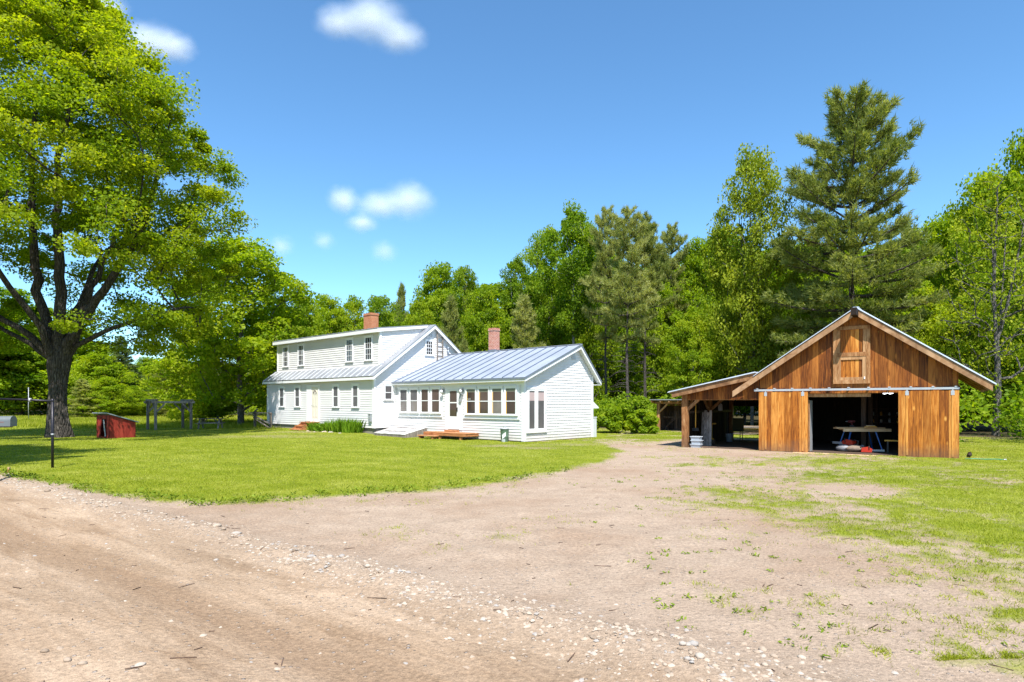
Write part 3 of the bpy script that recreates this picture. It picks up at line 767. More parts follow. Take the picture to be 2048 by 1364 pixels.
TREES = [
 # left side, beyond the meadow
 ('D3', -70, 80, 560, 300, 'dark leafy tree behind the maple, cut by the left photo edge'),
 ('D1', 40, 84, 600, 240, 'leafy tree beyond the meadow, above the grey mailbox'),
 ('D2', 130, 86, 640, 170, 'leafy tree straight behind the maple trunk'),
 ('D1', 196, 80, 700, 130, 'bright leafy tree between the maple trunk and the dark spruce'),
 ('S', 243, 84, 672, 110, 'dark layered spruce beyond the red kennel'),
 ('P3', 166, 70, 758, 80, 'low pale pine just right of the maple trunk'),
 ('D1', 214, 72, 752, 95, 'low bright leafy sapling above the red kennel'),
 ('P3', 346, 80, 700, 130, 'soft grey-green pine behind the timber arbor'),
 ('D2', 296, 120, 718, 70, 'small far tree in the gap between spruce and pine'),
 ('D1', 268, 76, 770, 60, 'low round tree between the spruce and the timber arbor'),
 # round the house
 ('D2', 478, 47, 466, 262, 'tall leafy tree over the picnic table'),
 ('D1', 405, 52, 640, 170, 'bushy leafy tree behind the timber arbor and left of the picnic table'),
 ('D3', 560, 55, 545, 130, 'leafy tree touching the left end of the farmhouse roof'),
 ('D1', 610, 58, 590, 120, 'leafy tree behind the left upstairs windows'),
 ('D2', 655, 66, 585, 100, 'leafy tree behind the middle of the farmhouse roof'),
 ('D1', 708, 66, 588, 110, 'rounded leafy tree just left of the wide orange chimney'),
 ('D3', 758, 70, 586, 90, 'leafy tree just right of the wide orange chimney'),
 ('P3', 803, 88, 566, 62, 'small distant pine above the farmhouse ridge'),
 ('D1', 838, 66, 588, 90, 'yellow-green tree behind the farmhouse gable peak'),
 ('D2', 880, 74, 520, 110, 'airy tall tree behind the round-topped green one'),
 ('D3', 930, 70, 528, 80, 'dense dark green tree with a rounded top'),
 ('P3', 902, 60, 590, 92, 'grey-green pine rising over the farmhouse gable'),
 ('D1', 968, 62, 566, 120, 'bright yellow-green tree left of the slim red chimney'),
 ('P3', 930, 52, 678, 60, 'small pale pine just right of the farmhouse gable'),
 ('B', 1034, 72, 508, 74, 'slim birch with bare white stem above the slim red chimney'),
 ('P3', 1048, 56, 588, 118, 'broad soft pine behind the annex roof'),
 ('D3', 1098, 64, 450, 110, 'leafy tree at the left shoulder of the tall group'),
 ('B', 1146, 56, 408, 118, 'tall birch with pale trunk behind the annex ridge'),
 ('D2', 1180, 66, 440, 90, 'leafy tree between the tall birch and the pines'),
 ('P2', 1212, 52, 412, 100, 'leftmost of the tall bare-stemmed pines by the annex'),
 ('P2', 1255, 46, 412, 122, 'middle bare-stemmed pine with forked dead branches'),
 ('P2', 1290, 50, 428, 112, 'rightmost bare-stemmed pine near the low shed'),
 ('P2', 1342, 60, 446, 90, 'farther dark pine right of the three bare-stemmed pines'),
 ('D1', 1320, 58, 560, 130, 'leafy tree filling in under the tall pines'),
 ('D2', 1400, 60, 470, 110, 'leafy tree between the pines and the pale sparse tree'),
 ('D1', 1388, 48, 610, 130, 'bright low tree behind the low shed'),
 ('D3', 1450, 62, 446, 110, 'leafy tree left behind the pale sparse tree'),
 ('D4', 1506, 46, 298, 165, 'pale yellow-green sparse tree left of the big pine'),
 ('D1', 1490, 52, 560, 150, 'leafy tree behind the lean-to roof'),
 ('P1', 1703, 40, 206, 282, 'tallest pine standing right behind the barn'),
 ('D2', 1610, 54, 470, 120, 'leafy tree just left of the big pine'),
 ('D1', 1620, 46, 600, 170, 'low leafy tree behind the left slope of the barn roof'),
 ('D3', 1790, 56, 480, 150, 'leafy tree just right of the big pine'),
 ('D1', 1840, 44, 560, 190, 'bright leafy tree behind the right slope of the barn roof'),
 ('D2', 1890, 54, 420, 150, 'leafy tree behind the grey sparse tree'),
 ('D2', 1970, 48, 330, 170, 'tall bright tree stepping up toward the right edge'),
 ('D1', 2060, 40, 246, 230, 'tallest bright leafy tree, cut by the right photo edge'),
 ('G', 1992, 33, 345, 250, 'grey sparse tree with bare upswept branches right of the barn'),
 ('D3', 2030, 37, 520, 200, 'leafy tree low at the right edge behind the grey sparse tree'),
 ('D1', 1930, 38, 590, 180, 'leafy tree behind the right eave of the barn'),
]
for k, px, D, top, wd, lab in TREES: plant(k, px, D, top, wd, lab)
# deeper in the wood
g = np.random.default_rng(9)
for i in range(60):
    px = 560 + 1540 * (i + g.random()) / 60; D = g.uniform(74, 100)
    skyline = np.interp(px, [560, 800, 860, 1000, 1100, 1400, 1500, 1800, 2100], [625, 615, 575, 565, 500, 490, 470, 460, 390])
    plant(['D1', 'D2', 'D3', 'D1', 'P3'][i % 5], px, D, skyline + g.uniform(-8, 70), g.uniform(120, 190),
          'leafy or piny tree deep in the wood, seen only between nearer trees', 'trees deep in the wood')
for i in range(14):
    px = -120 + 480 * (i + g.random()) / 14
    plant(['D1', 'D3', 'D2', 'S'][i % 4], px, g.uniform(96, 125), np.interp(px, [-120, 150, 250, 300, 360], [600, 680, 716, 728, 722]) + g.uniform(0, 25), g.uniform(55, 95),
          'tree in the far tree line left of the house, behind the meadow edge', 'far trees behind the meadow')
# the roadside tree just left of the frame, whose shade lies on the grass by the black post
t = dup(maple, (-19.8, 12.8, 0), 2.1, (.72, .72, .72), 'roadside tree left of the frame, shading the grass by the black post')

# ------------------------------------------------------------------ undergrowth and bushes
def leaf_mass(pts, rr, n, size, flat=.8):
    w_ = rr ** 2; idx_ = RNG.choice(len(pts), n, p=w_ / w_.sum())
    u = unit(RNG.normal(size=(n, 3))) * (RNG.random(n) ** .4)[:, None]
    P = pts[idx_] + u * rr[idx_][:, None] * [1, 1, flat]
    P[:, 2] = np.abs(P[:, 2]); N = RNG.normal(size=(n, 3)) * .8 + [0, -.25, .6] + u * .5
    L = size * RNG.uniform(.55, 1.4, n); V1, F1 = kites(P, N, L, L * .75)
    cl = RNG.random(len(pts)); return V1, F1, cl[idx_] * .7 + .3 * RNG.random(n)
pts = []; rr = []
g = np.random.default_rng(19)
for i in range(420):
    seg = g.random()
    if seg < .30: x = g.uniform(-75, -22); y = g.uniform(84, 92); h = g.uniform(.5, 6); r = g.uniform(1., 2.2)
    elif seg < .50: x = g.uniform(-22, 2); y = 53 - .2 * x + g.uniform(0, 6); h = g.uniform(.5, 5); r = g.uniform(.9, 1.8)
    elif seg < .78: x = g.uniform(1.5, 15); y = 44.5 + g.uniform(0, 7) - .12 * x; h = g.uniform(.2, 2.4); r = g.uniform(.6, 1.2)
    else:
        x = g.uniform(16.5, 34); y = max(26.0, 44 - 1.0 * x) + g.uniform(0, 8); h = g.uniform(.2, 3.6) ** 1.0; r = g.uniform(.6, 1.3)
    pts.append((x, y, h * .75)); rr.append(r)
V1, F1, t1 = leaf_mass(np.array(pts), np.array(rr), 90000, .20)
link('undergrowth', mesh_np('undergrowth', V1, F1, t1, [M['leaf_b']]), label='tangled green undergrowth along the foot of the wood', cat='undergrowth', kind='stuff')
def bush(px, py, wpx, hpx, label, mat, n=5200, size=.17, seed=0):
    D = gnd(px, py)[1]; x, y = gnd(px, py); W = wpx * D / FPX; Hh = hpx * D / FPX; g = np.random.default_rng(seed)
    t = thing('green_bush', label, 'bush', (x, y, 0)); pts = []; rr = []
    for i in range(34):
        a = g.uniform(0, 6.28); f = g.random() ** .5; h = g.random() * g.uniform(.45, 1.05)
        pts.append((W / 2 * f * math.cos(a) * (1 - .45 * h), W / 2.4 * f * math.sin(a) * (1 - .45 * h), Hh * (.12 + .76 * h))); rr.append(Hh * .16 * g.uniform(.5, 1.5))
    V1, F1, t1 = leaf_mass(np.array(pts), np.array(rr), n, size)
    link('foliage', mesh_np('foliage', V1, F1, t1, [mat]), t)
    mb = MB()
    for i in range(12):
        p = np.array(pts[g.integers(0, 34)]); mb.tube([(p[0] * .15, p[1] * .15, -.05), tuple(p * [.6, .6, .6]), tuple(p)], [.03, .02, .008], 5, cap=False)
    mb.build('stem', M['bark_grey'], t)
bush(1230, 866, 84, 62, 'bright green bush at the wood edge right of the annex', M['leaf_a'], 6500, .17, 1)
bush(1286, 868, 62, 58, 'bright green bush just left of the low shed', M['leaf_a'], 5200, .17, 2)
bush(1262, 858, 60, 82, 'taller green bush behind the two bright ones', M['leaf_b'], 4200, .19, 3)

# ================================================================== the farmhouse
house = thing('farmhouse', 'white clapboard farmhouse with long dormer, metal roofs and lower annex', 'house', tuple(A0), ROT)
TF = lambda c: (lambda s, z, d: (s, c - d, z))          # a wall facing the front (-y)
TG = lambda c: (lambda s, z, d: (c + d, s, z))          # a wall facing the gable side (+x)
TB = lambda c: (lambda s, z, d: (s, c + d, z))          # rear
TL = lambda c: (lambda s, z, d: (c - d, s, z))          # far end
def span(poly, z):
    xs = []
    for (s0, z0), (s1, z1) in zip(poly, poly[1:] + poly[:1]):
        if (z0 - z) * (z1 - z) <= 0 and z0 != z1: xs.append(s0 + (s1 - s0) * (z - z0) / (z1 - z0))
    return (min(xs), max(xs)) if len(xs) > 1 else None
def clapboard(mb, T, poly, expo=.136, lip=.024):
    mb.poly([T(s, z, -.004) for s, z in poly])
    z0 = min(z for _, z in poly) + 1e-4; z1 = max(z for _, z in poly) - 1e-4; z = z0
    g = random.Random(3)
    while z < z1 - .02:
        zt = min(z + expo, z1); a = span(poly, z); b = span(poly, zt)
        if a and b:
            mb.tint = g.random()
            mb.poly([T(a[0], z, lip), T(a[1], z, lip), T(b[1], zt, .002), T(b[0], zt, .002)])
            mb.poly([T(a[0], z, -.003), T(a[1], z, -.003), T(a[1], z, lip), T(a[0], z, lip)])
            for e in (0, 1): mb.poly([T(a[e], z, -.003), T(a[e], z, lip), T(b[e], zt, .002)])
        z = zt
    mb.tint = .5
def tbox(mb, T, s0, s1, z0, z1, d0, d1):
    vs = [T(s, z, d) for d in (d0, d1) for s, z in ((s0, z0), (s1, z0), (s1, z1), (s0, z1))]
    mb.add(vs, [(0, 1, 2, 3), (4, 7, 6, 5), (0, 4, 5, 1), (1, 5, 6, 2), (2, 6, 7, 3), (3, 7, 4, 0)])
def window(parent, T, s0, s1, z0, z1, pane='glass', grid=(0, 0), base=.0, cas=.085, label=None, split=.5, lower=None):
    mb = MB(); b = base
    tbox(mb, T, s0 - cas, s0, z0, z1 + cas, b, b + .064); tbox(mb, T, s1, s1 + cas, z0, z1 + cas, b, b + .064)
    tbox(mb, T, s0, s1, z1, z1 + cas, b, b + .062); tbox(mb, T, s0 - cas - .03, s1 + cas + .03, z1 + cas, z1 + cas + .03, b, b + .075)
    tbox(mb, T, s0 - cas - .04, s1 + cas + .04, z0 - .05, z0, b, b + .09)
    wn = mb.build('window', M['white_trim'], parent)
    if label: wn['label'] = label
    zm = z0 + (z1 - z0) * split; sa = MB(); e = .035
    for za, zb, d in ((z0, zm + .02, .046), (zm - .02, z1, .052)):
        tbox(sa, T, s0, s0 + e, za, zb, b, b + d); tbox(sa, T, s1 - e, s1, za, zb, b, b + d)
        tbox(sa, T, s0 + e, s1 - e, za, za + e, b, b + d); tbox(sa, T, s0 + e, s1 - e, zb - e, zb, b, b + d)
        if grid[0]:
            for i in range(1, grid[0]):
                s = s0 + (s1 - s0) * i / grid[0]; tbox(sa, T, s - .011, s + .011, za + e, zb - e, b, b + d - .002)
            for j in range(1, grid[1]):
                z = za + (zb - za) * j / grid[1]; tbox(sa, T, s0 + e, s1 - e, z - .011, z + .011, b, b + d - .004)
    sa.build('sash', M['white_trim'], wn)
    pn = MB(); tbox(pn, T, s0 + .01, s1 - .01, zm, z1 - .01, b, b + .038); pn.build('pane', M[pane], wn)
    pn = MB(); tbox(pn, T, s0 + .01, s1 - .01, z0 + .01, zm - .001, b, b + .0375); pn.build('pane', M[lower or pane], wn)
    return wn
def roof_slab(mb, pts, th):
    """pts: four corners of the top plane"""
    n = (Vector(pts[1]) - Vector(pts[0])).cross(Vector(pts[3]) - Vector(pts[0])).normalized()
    if n.z < 0: n = -n
    mb.prism([Vector(p) for p in pts], -n * th); return n
def seams(mb, e0, e1, r0, r1, pitch, wd=.035, ht=.035, off=.3):
    e0, e1, r0, r1 = map(Vector, (e0, e1, r0, r1)); L = (e1 - e0).length; k = off
    n = (e1 - e0).cross(r0 - e0).normalized(); n = -n if n.z < 0 else n
    while k < L - .1:
        t = k / L; mb.beam(e0.lerp(e1, t) + n * (ht / 2), r0.lerp(r1, t) + n * (ht / 2), wd, ht, n); k += pitch

# --- main block: gable plane x = -9.89, front y = -1.45
MX1, MX0, MF, MBk, RY, RZ = -9.89, -22.36, -1.45, 7.15, 2.85, 6.55
SL = (RZ - 3.26) / (RY + 1.72)
zr = lambda y: RZ - SL * abs(y - RY)
TFm, TGm = TF(MF), TG(MX1)
mb = MB(); clapboard(mb, TFm, [(MX0, .34), (MX1, .34), (MX1, zr(MF) - .10), (MX0, zr(MF) - .10)]); mb.build('front_wall', M['siding'], house)
mb = MB(); clapboard(mb, TGm, [(MF, .34), (MBk, .34), (MBk, zr(MBk) - .1), (RY, RZ - .1), (MF, zr(MF) - .1)]); mb.build('gable_wall', M['siding'], house)
mb = MB(); clapboard(mb, TL(MX0), [(MF, .34), (MBk, .34), (MBk, zr(MBk) - .1), (RY, RZ - .1), (MF, zr(MF) - .1)])
clapboard(mb, TB(MBk), [(MX0, .34), (MX1, .34), (MX1, zr(MBk) - .1), (MX0, zr(MBk) - .1)]); mb.build('rear_wall', M['siding'], house)
mb = MB(); mb.box(MX0 + .06, MX1 - .05, MF + .06, MBk - .06, -.5, .36); mb.build('foundation', M['stone_base'], house)
for s in (MX0 - .02, MX1 - .11):
    mb = MB(); tbox(mb, TFm, s, s + .13, .33, zr(MF) - .09, .0, .046)
    if s > MX0: tbox(mb, TGm, MF - .045, MF + .10, .33, zr(MF) - .12, .001, .046)
    mb.build('corner_board', M['white_trim'], house)
# roofs
DY, DX0, DX1 = -.80, -22.20, -10.24                    # dormer face
XA, XB = MX0 - .25, MX1 + .27
EZ = zr(-1.72)
mb = MB()
roof_slab(mb, [(XA, -1.72, EZ), (XB, -1.72, EZ), (XB, DY + .02, zr(DY + .02)), (XA, DY + .02, zr(DY + .02))], .045)
sm_ = MB(); seams(sm_, (XA, -1.72, EZ), (XB, -1.72, EZ), (XA, DY, zr(DY)), (XB, DY, zr(DY)), .62, .05, .03, .18)
roof_slab(mb, [(DX1 - .03, DY + .02, zr(DY + .02)), (XB, DY + .02, zr(DY + .02)), (XB, RY, RZ), (DX1 - .03, RY, RZ)], .045)
seams(sm_, (DX1 + .06, DY, zr(DY)), (XB, DY, zr(DY)), (DX1 + .06, RY, RZ), (XB, RY, RZ), .5, .04, .03, .5)
roof_slab(mb, [(XA, DY + .02, zr(DY + .02)), (DX0 + .03, DY + .02, zr(DY + .02)), (DX0 + .03, RY, RZ), (XA, RY, RZ)], .045)
roof_slab(mb, [(XA, RY, RZ), (XB, RY, RZ), (XB, MBk + .35, zr(MBk + .35)), (XA, MBk + .35, zr(MBk + .35))], .045)
mroof = mb.build('roof', M['roof_old'], house); sm_.build('roof_seams', M['seam_light'], mroof)
# trim along the eave and the rakes
mb = MB()
mb.box(XA + .02, XB - .03, -1.70, -1.665, EZ - .20, EZ - .052); mb.box(XA + .02, XB - .03, -1.665, MF - .03, EZ - .20, EZ - .175)
for x0, x1 in ((XB - .045, XB - .012), (XA + .012, XA + .045)):
    for y0, y1 in ((-1.71, RY), (MBk + .34, RY)):
        pts = [(x0, y0, zr(y0) - .055), (x0, y1, zr(y1) - .055), (x0, y1, zr(y1) - .255), (x0, y0, zr(y0) - .235)]
        mb.prism(pts, (x1 - x0, 0, 0))
for y0, y1 in ((-1.69, RY), (MBk + .3, RY)):            # soffit under the gable overhang
    pts = [(MX1 + .03, y0, zr(y0) - .10), (MX1 + .03, y1, zr(y1) - .10), (MX1 + .03, y1, zr(y1) - .125), (MX1 + .03, y0, zr(y0) - .125)]
    mb.prism(pts, (.20, 0, 0))
mb.build('roof_trim', M['white_trim'], house)
# dormer
dm = MB(); TFd = TF(DY); DZ = 5.93
clapboard(dm, TFd, [(DX0, zr(DY) - .02), (DX1, zr(DY) - .02), (DX1, DZ), (DX0, DZ)])
dsl = (RZ + .02 - 6.03) / (RY + 1.09); dz = lambda y: 6.03 + dsl * (y + 1.09)
for T, in ((TG(DX1),), (TL(DX0),)):
    clapboard(dm, T, [(DY, zr(DY) - .02), (RY - .12, zr(RY - .12) - .0), (RY - .14, dz(RY - .14) - .04), (DY, dz(DY) - .1)])
dorm = dm.build('dormer', M['siding'], house)
mb = MB(); roof_slab(mb, [(DX0 - .18, -1.09, 6.03), (DX1 + .14, -1.09, 6.03), (DX1 + .14, RY + .05, dz(RY + .05)), (DX0 - .18, RY + .05, dz(RY + .05))], .04)
seams(mb, (DX0 - .18, -1.09, 6.03), (DX1 + .14, -1.09, 6.03), (DX0 - .18, RY, dz(RY)), (DX1 + .14, RY, dz(RY)), .62, .04, .03, .2)
mb.build('dormer_roof', M['roof_old'], dorm)
mb = MB(); mb.box(DX0 - .15, DX1 + .12, -1.08, -1.045, 5.80, 5.985); mb.box(DX0 - .15, DX1 + .09, -1.045, DY - .03, 5.80, 5.825)
for x0, x1 in ((DX1 + .10, DX1 + .135), (DX0 - .17, DX0 - .135)):
    mb.prism([(x0, -1.085, dz(-1.085) - .045), (x0, RY - .1, dz(RY - .1) - .045), (x0, RY - .35, dz(RY - .35) - .20), (x0, -1.085, dz(-1.085) - .23)], (x1 - x0, 0, 0))
for s in (DX0 - .01, DX1 - .09): tbox(mb, TFd, s, s + .10, zr(DY), DZ, 0, .044)
tbox(mb, TG(DX1), DY - .034, DY + .09, zr(DY) + .09, DZ - .02, 0, .044)
mb.build('dormer_trim', M['white_trim'], dorm)
for s0, s1 in ((-21.34, -20.72), (-19.29, -18.68), (-13.60, -12.97), (-11.63, -11.00)):
    window(house, TFd, s0, s1, 4.26, 5.60, 'glass', (3, 2), .0, .075)
for s0, s1 in ((-20.60, -20.05), (-18.53, -18.0), (-14.0, -13.48), (-11.93, -11.42)):
    window(house, TFm, s0, s1, 1.51, 2.77, 'screen', (0, 0), .0, .10, lower='screen')
window(house, TGm, -.74, -.24, 1.95, 2.75, 'screen', (0, 0), .0, .075)
window(house, TGm, 2.30, 2.82, 4.68, 5.53, 'glass', (3, 2), .0, .08)
mb = MB(); tbox(mb, TGm, 2.55, 2.80, 5.80, 6.08, 0, .04)
for i in range(5): tbox(mb, TGm, 2.565, 2.785, 5.815 + .052 * i, 5.84 + .052 * i, .04, .052)
mb.build('gable_vent', M['vent'], house)
# front door with its fan light
mb = MB(); tbox(mb, TFm, -17.08, -16.50, .60, 2.90, 0, .058); tbox(mb, TFm, -15.70, -15.58, .60, 2.90, 0, .058)
tbox(mb, TFm, -16.50, -15.70, 2.76, 2.90, 0, .06); tbox(mb, TFm, -16.55, -15.65, .56, .66, 0, .10); fr = mb.build('door_frame', M['white_trim'], house)
mb = MB(); tbox(mb, TFm, -16.50, -15.70, .66, 2.76, 0, .040)
for s0, s1, z0, z1 in ((-16.38, -16.14, .85, 1.40), (-16.06, -15.82, .85, 1.40), (-16.38, -16.14, 1.52, 2.18), (-16.06, -15.82, 1.52, 2.18)):
    tbox(mb, TFm, s0, s1, z0, z1, .040, .046); tbox(mb, TFm, s0 + .04, s1 - .04, z0 + .04, z1 - .04, .046, .052)
door = mb.build('front_door', M['cream'], house)
mb = MB(); cx, cz, r = -16.10, 2.33, .24
for k in range(8):
    a0, a1 = math.pi * k / 8, math.pi * (k + 1) / 8
    mb.poly([TFm(cx, cz, .0405), TFm(cx + r * math.cos(a0), cz + r * math.sin(a0), .0405), TFm(cx + r * math.cos(a1), cz + r * math.sin(a1), .0405)])
mb.build('fan_light', M['glass'], door)
mb = MB()
for a in (45, 90, 135): mb.beam(TFm(cx, cz, .044), TFm(cx + r * math.cos(rad(a)), cz + r * math.sin(rad(a)), .044), .022, .008, (0, -1, 0))
for k in range(12):
    a0, a1 = math.pi * k / 12, math.pi * (k + 1) / 12
    for q in (r + .008, .11): mb.beam(TFm(cx + q * math.cos(a0), cz + q * math.sin(a0), .045), TFm(cx + q * math.cos(a1), cz + q * math.sin(a1), .045), .02, .01, (0, -1, 0))
tbox(mb, TFm, cx - r, cx + r, cz - .018, cz + .006, .034, .05); mb.build('fan_bars', M['cream'], door)
mb = MB(); mb.tube([TFm(-16.42, 1.62, .03), TFm(-16.42, 1.62, .075), TFm(-16.42, 1.62, .10)], [.02, .03, .012], 10); mb.build('handle', M['grey_metal'], door)
mb = MB(); tbox(mb, TFm, -10.30, -10.05, .70, 1.10, 0, .12); tbox(mb, TFm, -10.31, -10.04, 1.10, 1.13, 0, .14)
mb.box(-10.26, -10.09, MF - .128, MF - .12, .82, 1.02); mb.build('meter_box', M['grey_metal'], house)

# chimneys
def chimney(x0, x1, y0, y1, z0, z1, mat, flash=None):
    mb = MB(); mb.box(x0, x1, y0, y1, z0, z1 - .15)
    mb.box(x0 - .03, x1 + .03, y0 - .03, y1 + .03, z1 - .15, z1 - .075); mb.box(x0 - .012, x1 + .012, y0 - .012, y1 + .012, z1 - .075, z1)
    c = mb.build('chimney', mat, house)
    mb = MB(); mb.box(x0 + .12, x1 - .12, y0 + .12, y1 - .12, z1, z1 + .02); mb.build('flue', M['black_plastic'], c)
    if flash:
        mb = MB(); mb.box(x0 - .02, x1 + .02, y0 - .02, y1 + .02, flash[0], flash[1]); mb.build('flashing', M['roof_edge'], c)
    return c
chimney(-16.63, -15.78, 2.5, 3.1, 5.9, 7.84, M['brick_orange'])
chimney(-6.22, -5.77, 4.0, 4.46, 4.2, 6.14, M['brick_red'], (4.5, 4.88))
mb = MB(); mb.tube([(MX1 + .18, 3.98, 4.55), (MX1 + .18, 3.98, 5.16)], .055, 10); mb.lathe([(.09, 5.14), (.09, 5.19), (.02, 5.24)], 10, (MX1 + .18, 3.98, 0)); mb.build('vent_pipe', M['roof_edge'], house)

# --- annex: front y = 0, gable x = 0
AX0, AR, ARZ = MX1, 4.20, 4.80
s1_ = (ARZ - 2.97) / (AR + .26); s2_ = 1.0
az = lambda y: ARZ - (s1_ * (AR - y) if y < AR else s2_ * (y - AR))
TFa, TGa = TF(0), TG(0); AW = 5.64
mb = MB(); clapboard(mb, TFa, [(AX0, -.05), (0, -.05), (0, az(0) - .11), (AX0, az(0) - .11)]); mb.build('annex_front_wall', M['siding'], house)
mb = MB(); clapboard(mb, TGa, [(0, -.08), (AW, -.08), (AW, az(AW) - .11), (AR, ARZ - .11), (0, az(0) - .11)]); mb.build('annex_gable_wall', M['siding'], house)
mb = MB(); clapboard(mb, TB(AW), [(AX0, -.05), (0, -.05), (0, az(AW) - .11), (AX0, az(AW) - .11)]); mb.build('annex_rear_wall', M['siding'], house)
mb = MB(); mb.box(AX0, -.04, .05, AW - .05, -.5, -.04); mb.build('annex_foundation', M['stone_base'], house)
XR = .30; RE = 6.08
mb = MB()
roof_slab(mb, [(AX0 + .02, -.27, az(-.27)), (XR, -.27, az(-.27)), (XR, AR, ARZ), (AX0 + .02, AR, ARZ)], .05)
sm_ = MB(); seams(sm_, (AX0 + .02, -.27, az(-.27)), (XR, -.27, az(-.27)), (AX0 + .02, AR, ARZ), (XR, AR, ARZ), .70, .035, .045, .32)
roof_slab(mb, [(AX0 + .02, AR, ARZ), (XR, AR, ARZ), (XR, RE, az(RE)), (AX0 + .02, RE, az(RE))], .05)
mb.beam((AX0 + .02, AR, ARZ + .01), (XR, AR, ARZ + .01), .22, .03)
aroof = mb.build('annex_roof', M['roof_blue'], house); sm_.build('roof_seams', M['seam_shade'], aroof)
mb = MB()
for y0, y1 in ((-.27, AR), (RE, AR)):
    mb.prism([(XR + .002, y0, az(y0) + .012), (XR + .002, y1, az(y1) + .012), (XR + .002, y1, az(y1) - .09), (XR + .002, y0, az(y0) - .09)], (.02, 0, 0))
mb.box(AX0 + .05, XR + .015, -.292, -.272, az(-.27) - .10, az(-.27) - .012)
mb.build('roof_edge', M['roof_edge'], house)
mb = MB(); z0 = az(-.27)
mb.box(AX0 + .05, XR - .03, -.265, -.23, z0 - .19, z0 - .06); mb.box(AX0 + .05, XR - .03, -.23, -.03, z0 - .19, z0 - .165)
for y0, y1 in ((-.265, AR), (RE - .01, AR)):
    mb.prism([(XR - .032, y0, az(y0) - .06), (XR - .032, y1, az(y1) - .06), (XR - .032, y1, az(y1) - .24), (XR - .032, y0, az(y0) - .215)], (.03, 0, 0))
    mb.prism([(.03, y0, az(y0) - .125), (.03, y1, az(y1) - .125), (.03, y1, az(y1) - .15), (.03, y0, az(y0) - .15)], (.235, 0, 0))
mb.box(.03, XR - .035, AW + .02, RE - .02, az(RE) - .21, az(RE) - .18)
mb.prism([(AX0 + .05, -.25, z0 - .19), (AX0 + .05, -.02, z0 - .19), (AX0 + .05, -.02, z0 - .75)], (.08, 0, 0))
# corner boards and flat panels round the porch windows
tbox(mb, TFa, -.13, .034, -.07, az(0) - .12, 0, .044); tbox(mb, TGa, -.034, .10, -.07, az(0) - .14, 0, .0445)
tbox(mb, TGa, AW - .11, AW + .02, -.08, az(AW) - .14, 0, .044)
tbox(mb, TFa, -4.08, -.28, 1.0, 2.60, 0, .038); tbox(mb, TFa, -9.52, -5.78, 1.03, 2.62, 0, .038)
tbox(mb, TFa, AX0, 0, 2.60, az(0) - .13, 0, .037)
tbox(mb, TFa, -4.12, -.24, .96, 1.0, 0, .07); tbox(mb, TFa, -9.55, -5.75, .99, 1.03, 0, .07)
mb.build('annex_trim', M['white_trim'], house)
for i, (s0, s1) in enumerate(((-3.86, -3.18), (-2.95, -2.26), (-2.04, -1.36), (-1.13, -.45))):
    wn = window(house, TFa, s0, s1, 1.19, 2.49, 'glass_brown', (0, 0), .038, .07, lower='curtain' if i == 2 else 'glass_brown')
    mb = MB(); tbox(mb, TFa, s0 + .036, s0 + .085, 1.23, 1.80, .0755, .0775); tbox(mb, TFa, s0 + .036, s0 + .085, 1.86, 2.30, .0765, .0785); mb.build('inner_trim', M['yellow'], wn)
    mb = MB(); tbox(mb, TFa, s0 + .036, s1 - .036, 2.30, 2.455, .0765, .0785); mb.build('blind', M['olive_blind'], wn)
for i, (s0, s1) in enumerate(((-9.32, -8.67), (-8.41, -7.75), (-7.45, -6.83), (-6.57, -5.92))):
    window(house, TFa, s0, s1, 1.23, 2.52, 'screen' if i < 2 else 'glass_brown', (0, 0), .038, .07, lower='curtain' if i < 2 else 'glass_brown')
mb = MB(); tbox(mb, TFa, -3.78, -3.50, 1.88, 2.03, .0685, .074); sg = mb.build('window_sign', M['can_green'], house)
mb = MB()
for s in (-3.74, -3.66, -3.58): tbox(mb, TFa, s, s + .025, 1.90, 2.0, .074, .076)
tbox(mb, TFa, -3.66, -3.58, 1.94, 1.965, .074, .0755); mb.build('sign_lettering', M['white_trim'], sg)
# storm door
mb = MB(); tbox(mb, TFa, -5.50, -5.30, .34, 2.62, 0, .04); tbox(mb, TFa, -4.42, -4.22, .34, 2.62, 0, .04); tbox(mb, TFa, -5.30, -4.42, 2.48, 2.62, 0, .041)
mb.build('door_frame', M['white_trim'], house)
mb = MB(); tbox(mb, TFa, -5.28, -4.44, .38, 1.05, 0, .05); tbox(mb, TFa, -5.28, -5.14, 1.05, 2.47, 0, .05); tbox(mb, TFa, -4.60, -4.44, 1.05, 2.47, 0, .05)
tbox(mb, TFa, -5.14, -4.60, 2.38, 2.47, 0, .05); tbox(mb, TFa, -5.14, -4.60, 1.74, 1.80, 0, .048); tbox(mb, TFa, -5.20, -4.52, .45, .95, .05, .056)
sdoor = mb.build('storm_door', M['white'], house)
mb = MB(); tbox(mb, TFa, -5.14, -4.60, 1.80, 2.38, 0, .044); tbox(mb, TFa, -5.14, -4.60, 1.05, 1.74, 0, .046); mb.build('pane', M['glass_brown'], sdoor)
mb = MB(); tbox(mb, TFa, -4.56, -4.53, 1.30, 1.52, .05, .09); mb.tube([TFa(-4.545, 1.4, .06), TFa(-4.545, 1.4, .13), TFa(-4.62, 1.4, .13)], .012, 8); mb.build('handle', M['black_metal'], sdoor)
for s, nm in ((-5.64, 'l'), (-4.17, 'r')):
    mb = MB(); tbox(mb, TFa, s - .06, s + .06, 2.34, 2.50, .03, .05); mb.tube([TFa(s, 2.44, .05), TFa(s, 2.50, .14), TFa(s, 2.44, .19)], .015, 8)
    lp = mb.build('porch_lamp', M['grey_metal'], house)
    c = TFa(s, 2.27, .19); mb = MB(); mb.lathe([(.03, .17), (.07, .14), (.085, .05), (.05, .0), (.0, -.01)], 14, c); mb.build('lamp_glass', M['vent'], lp)
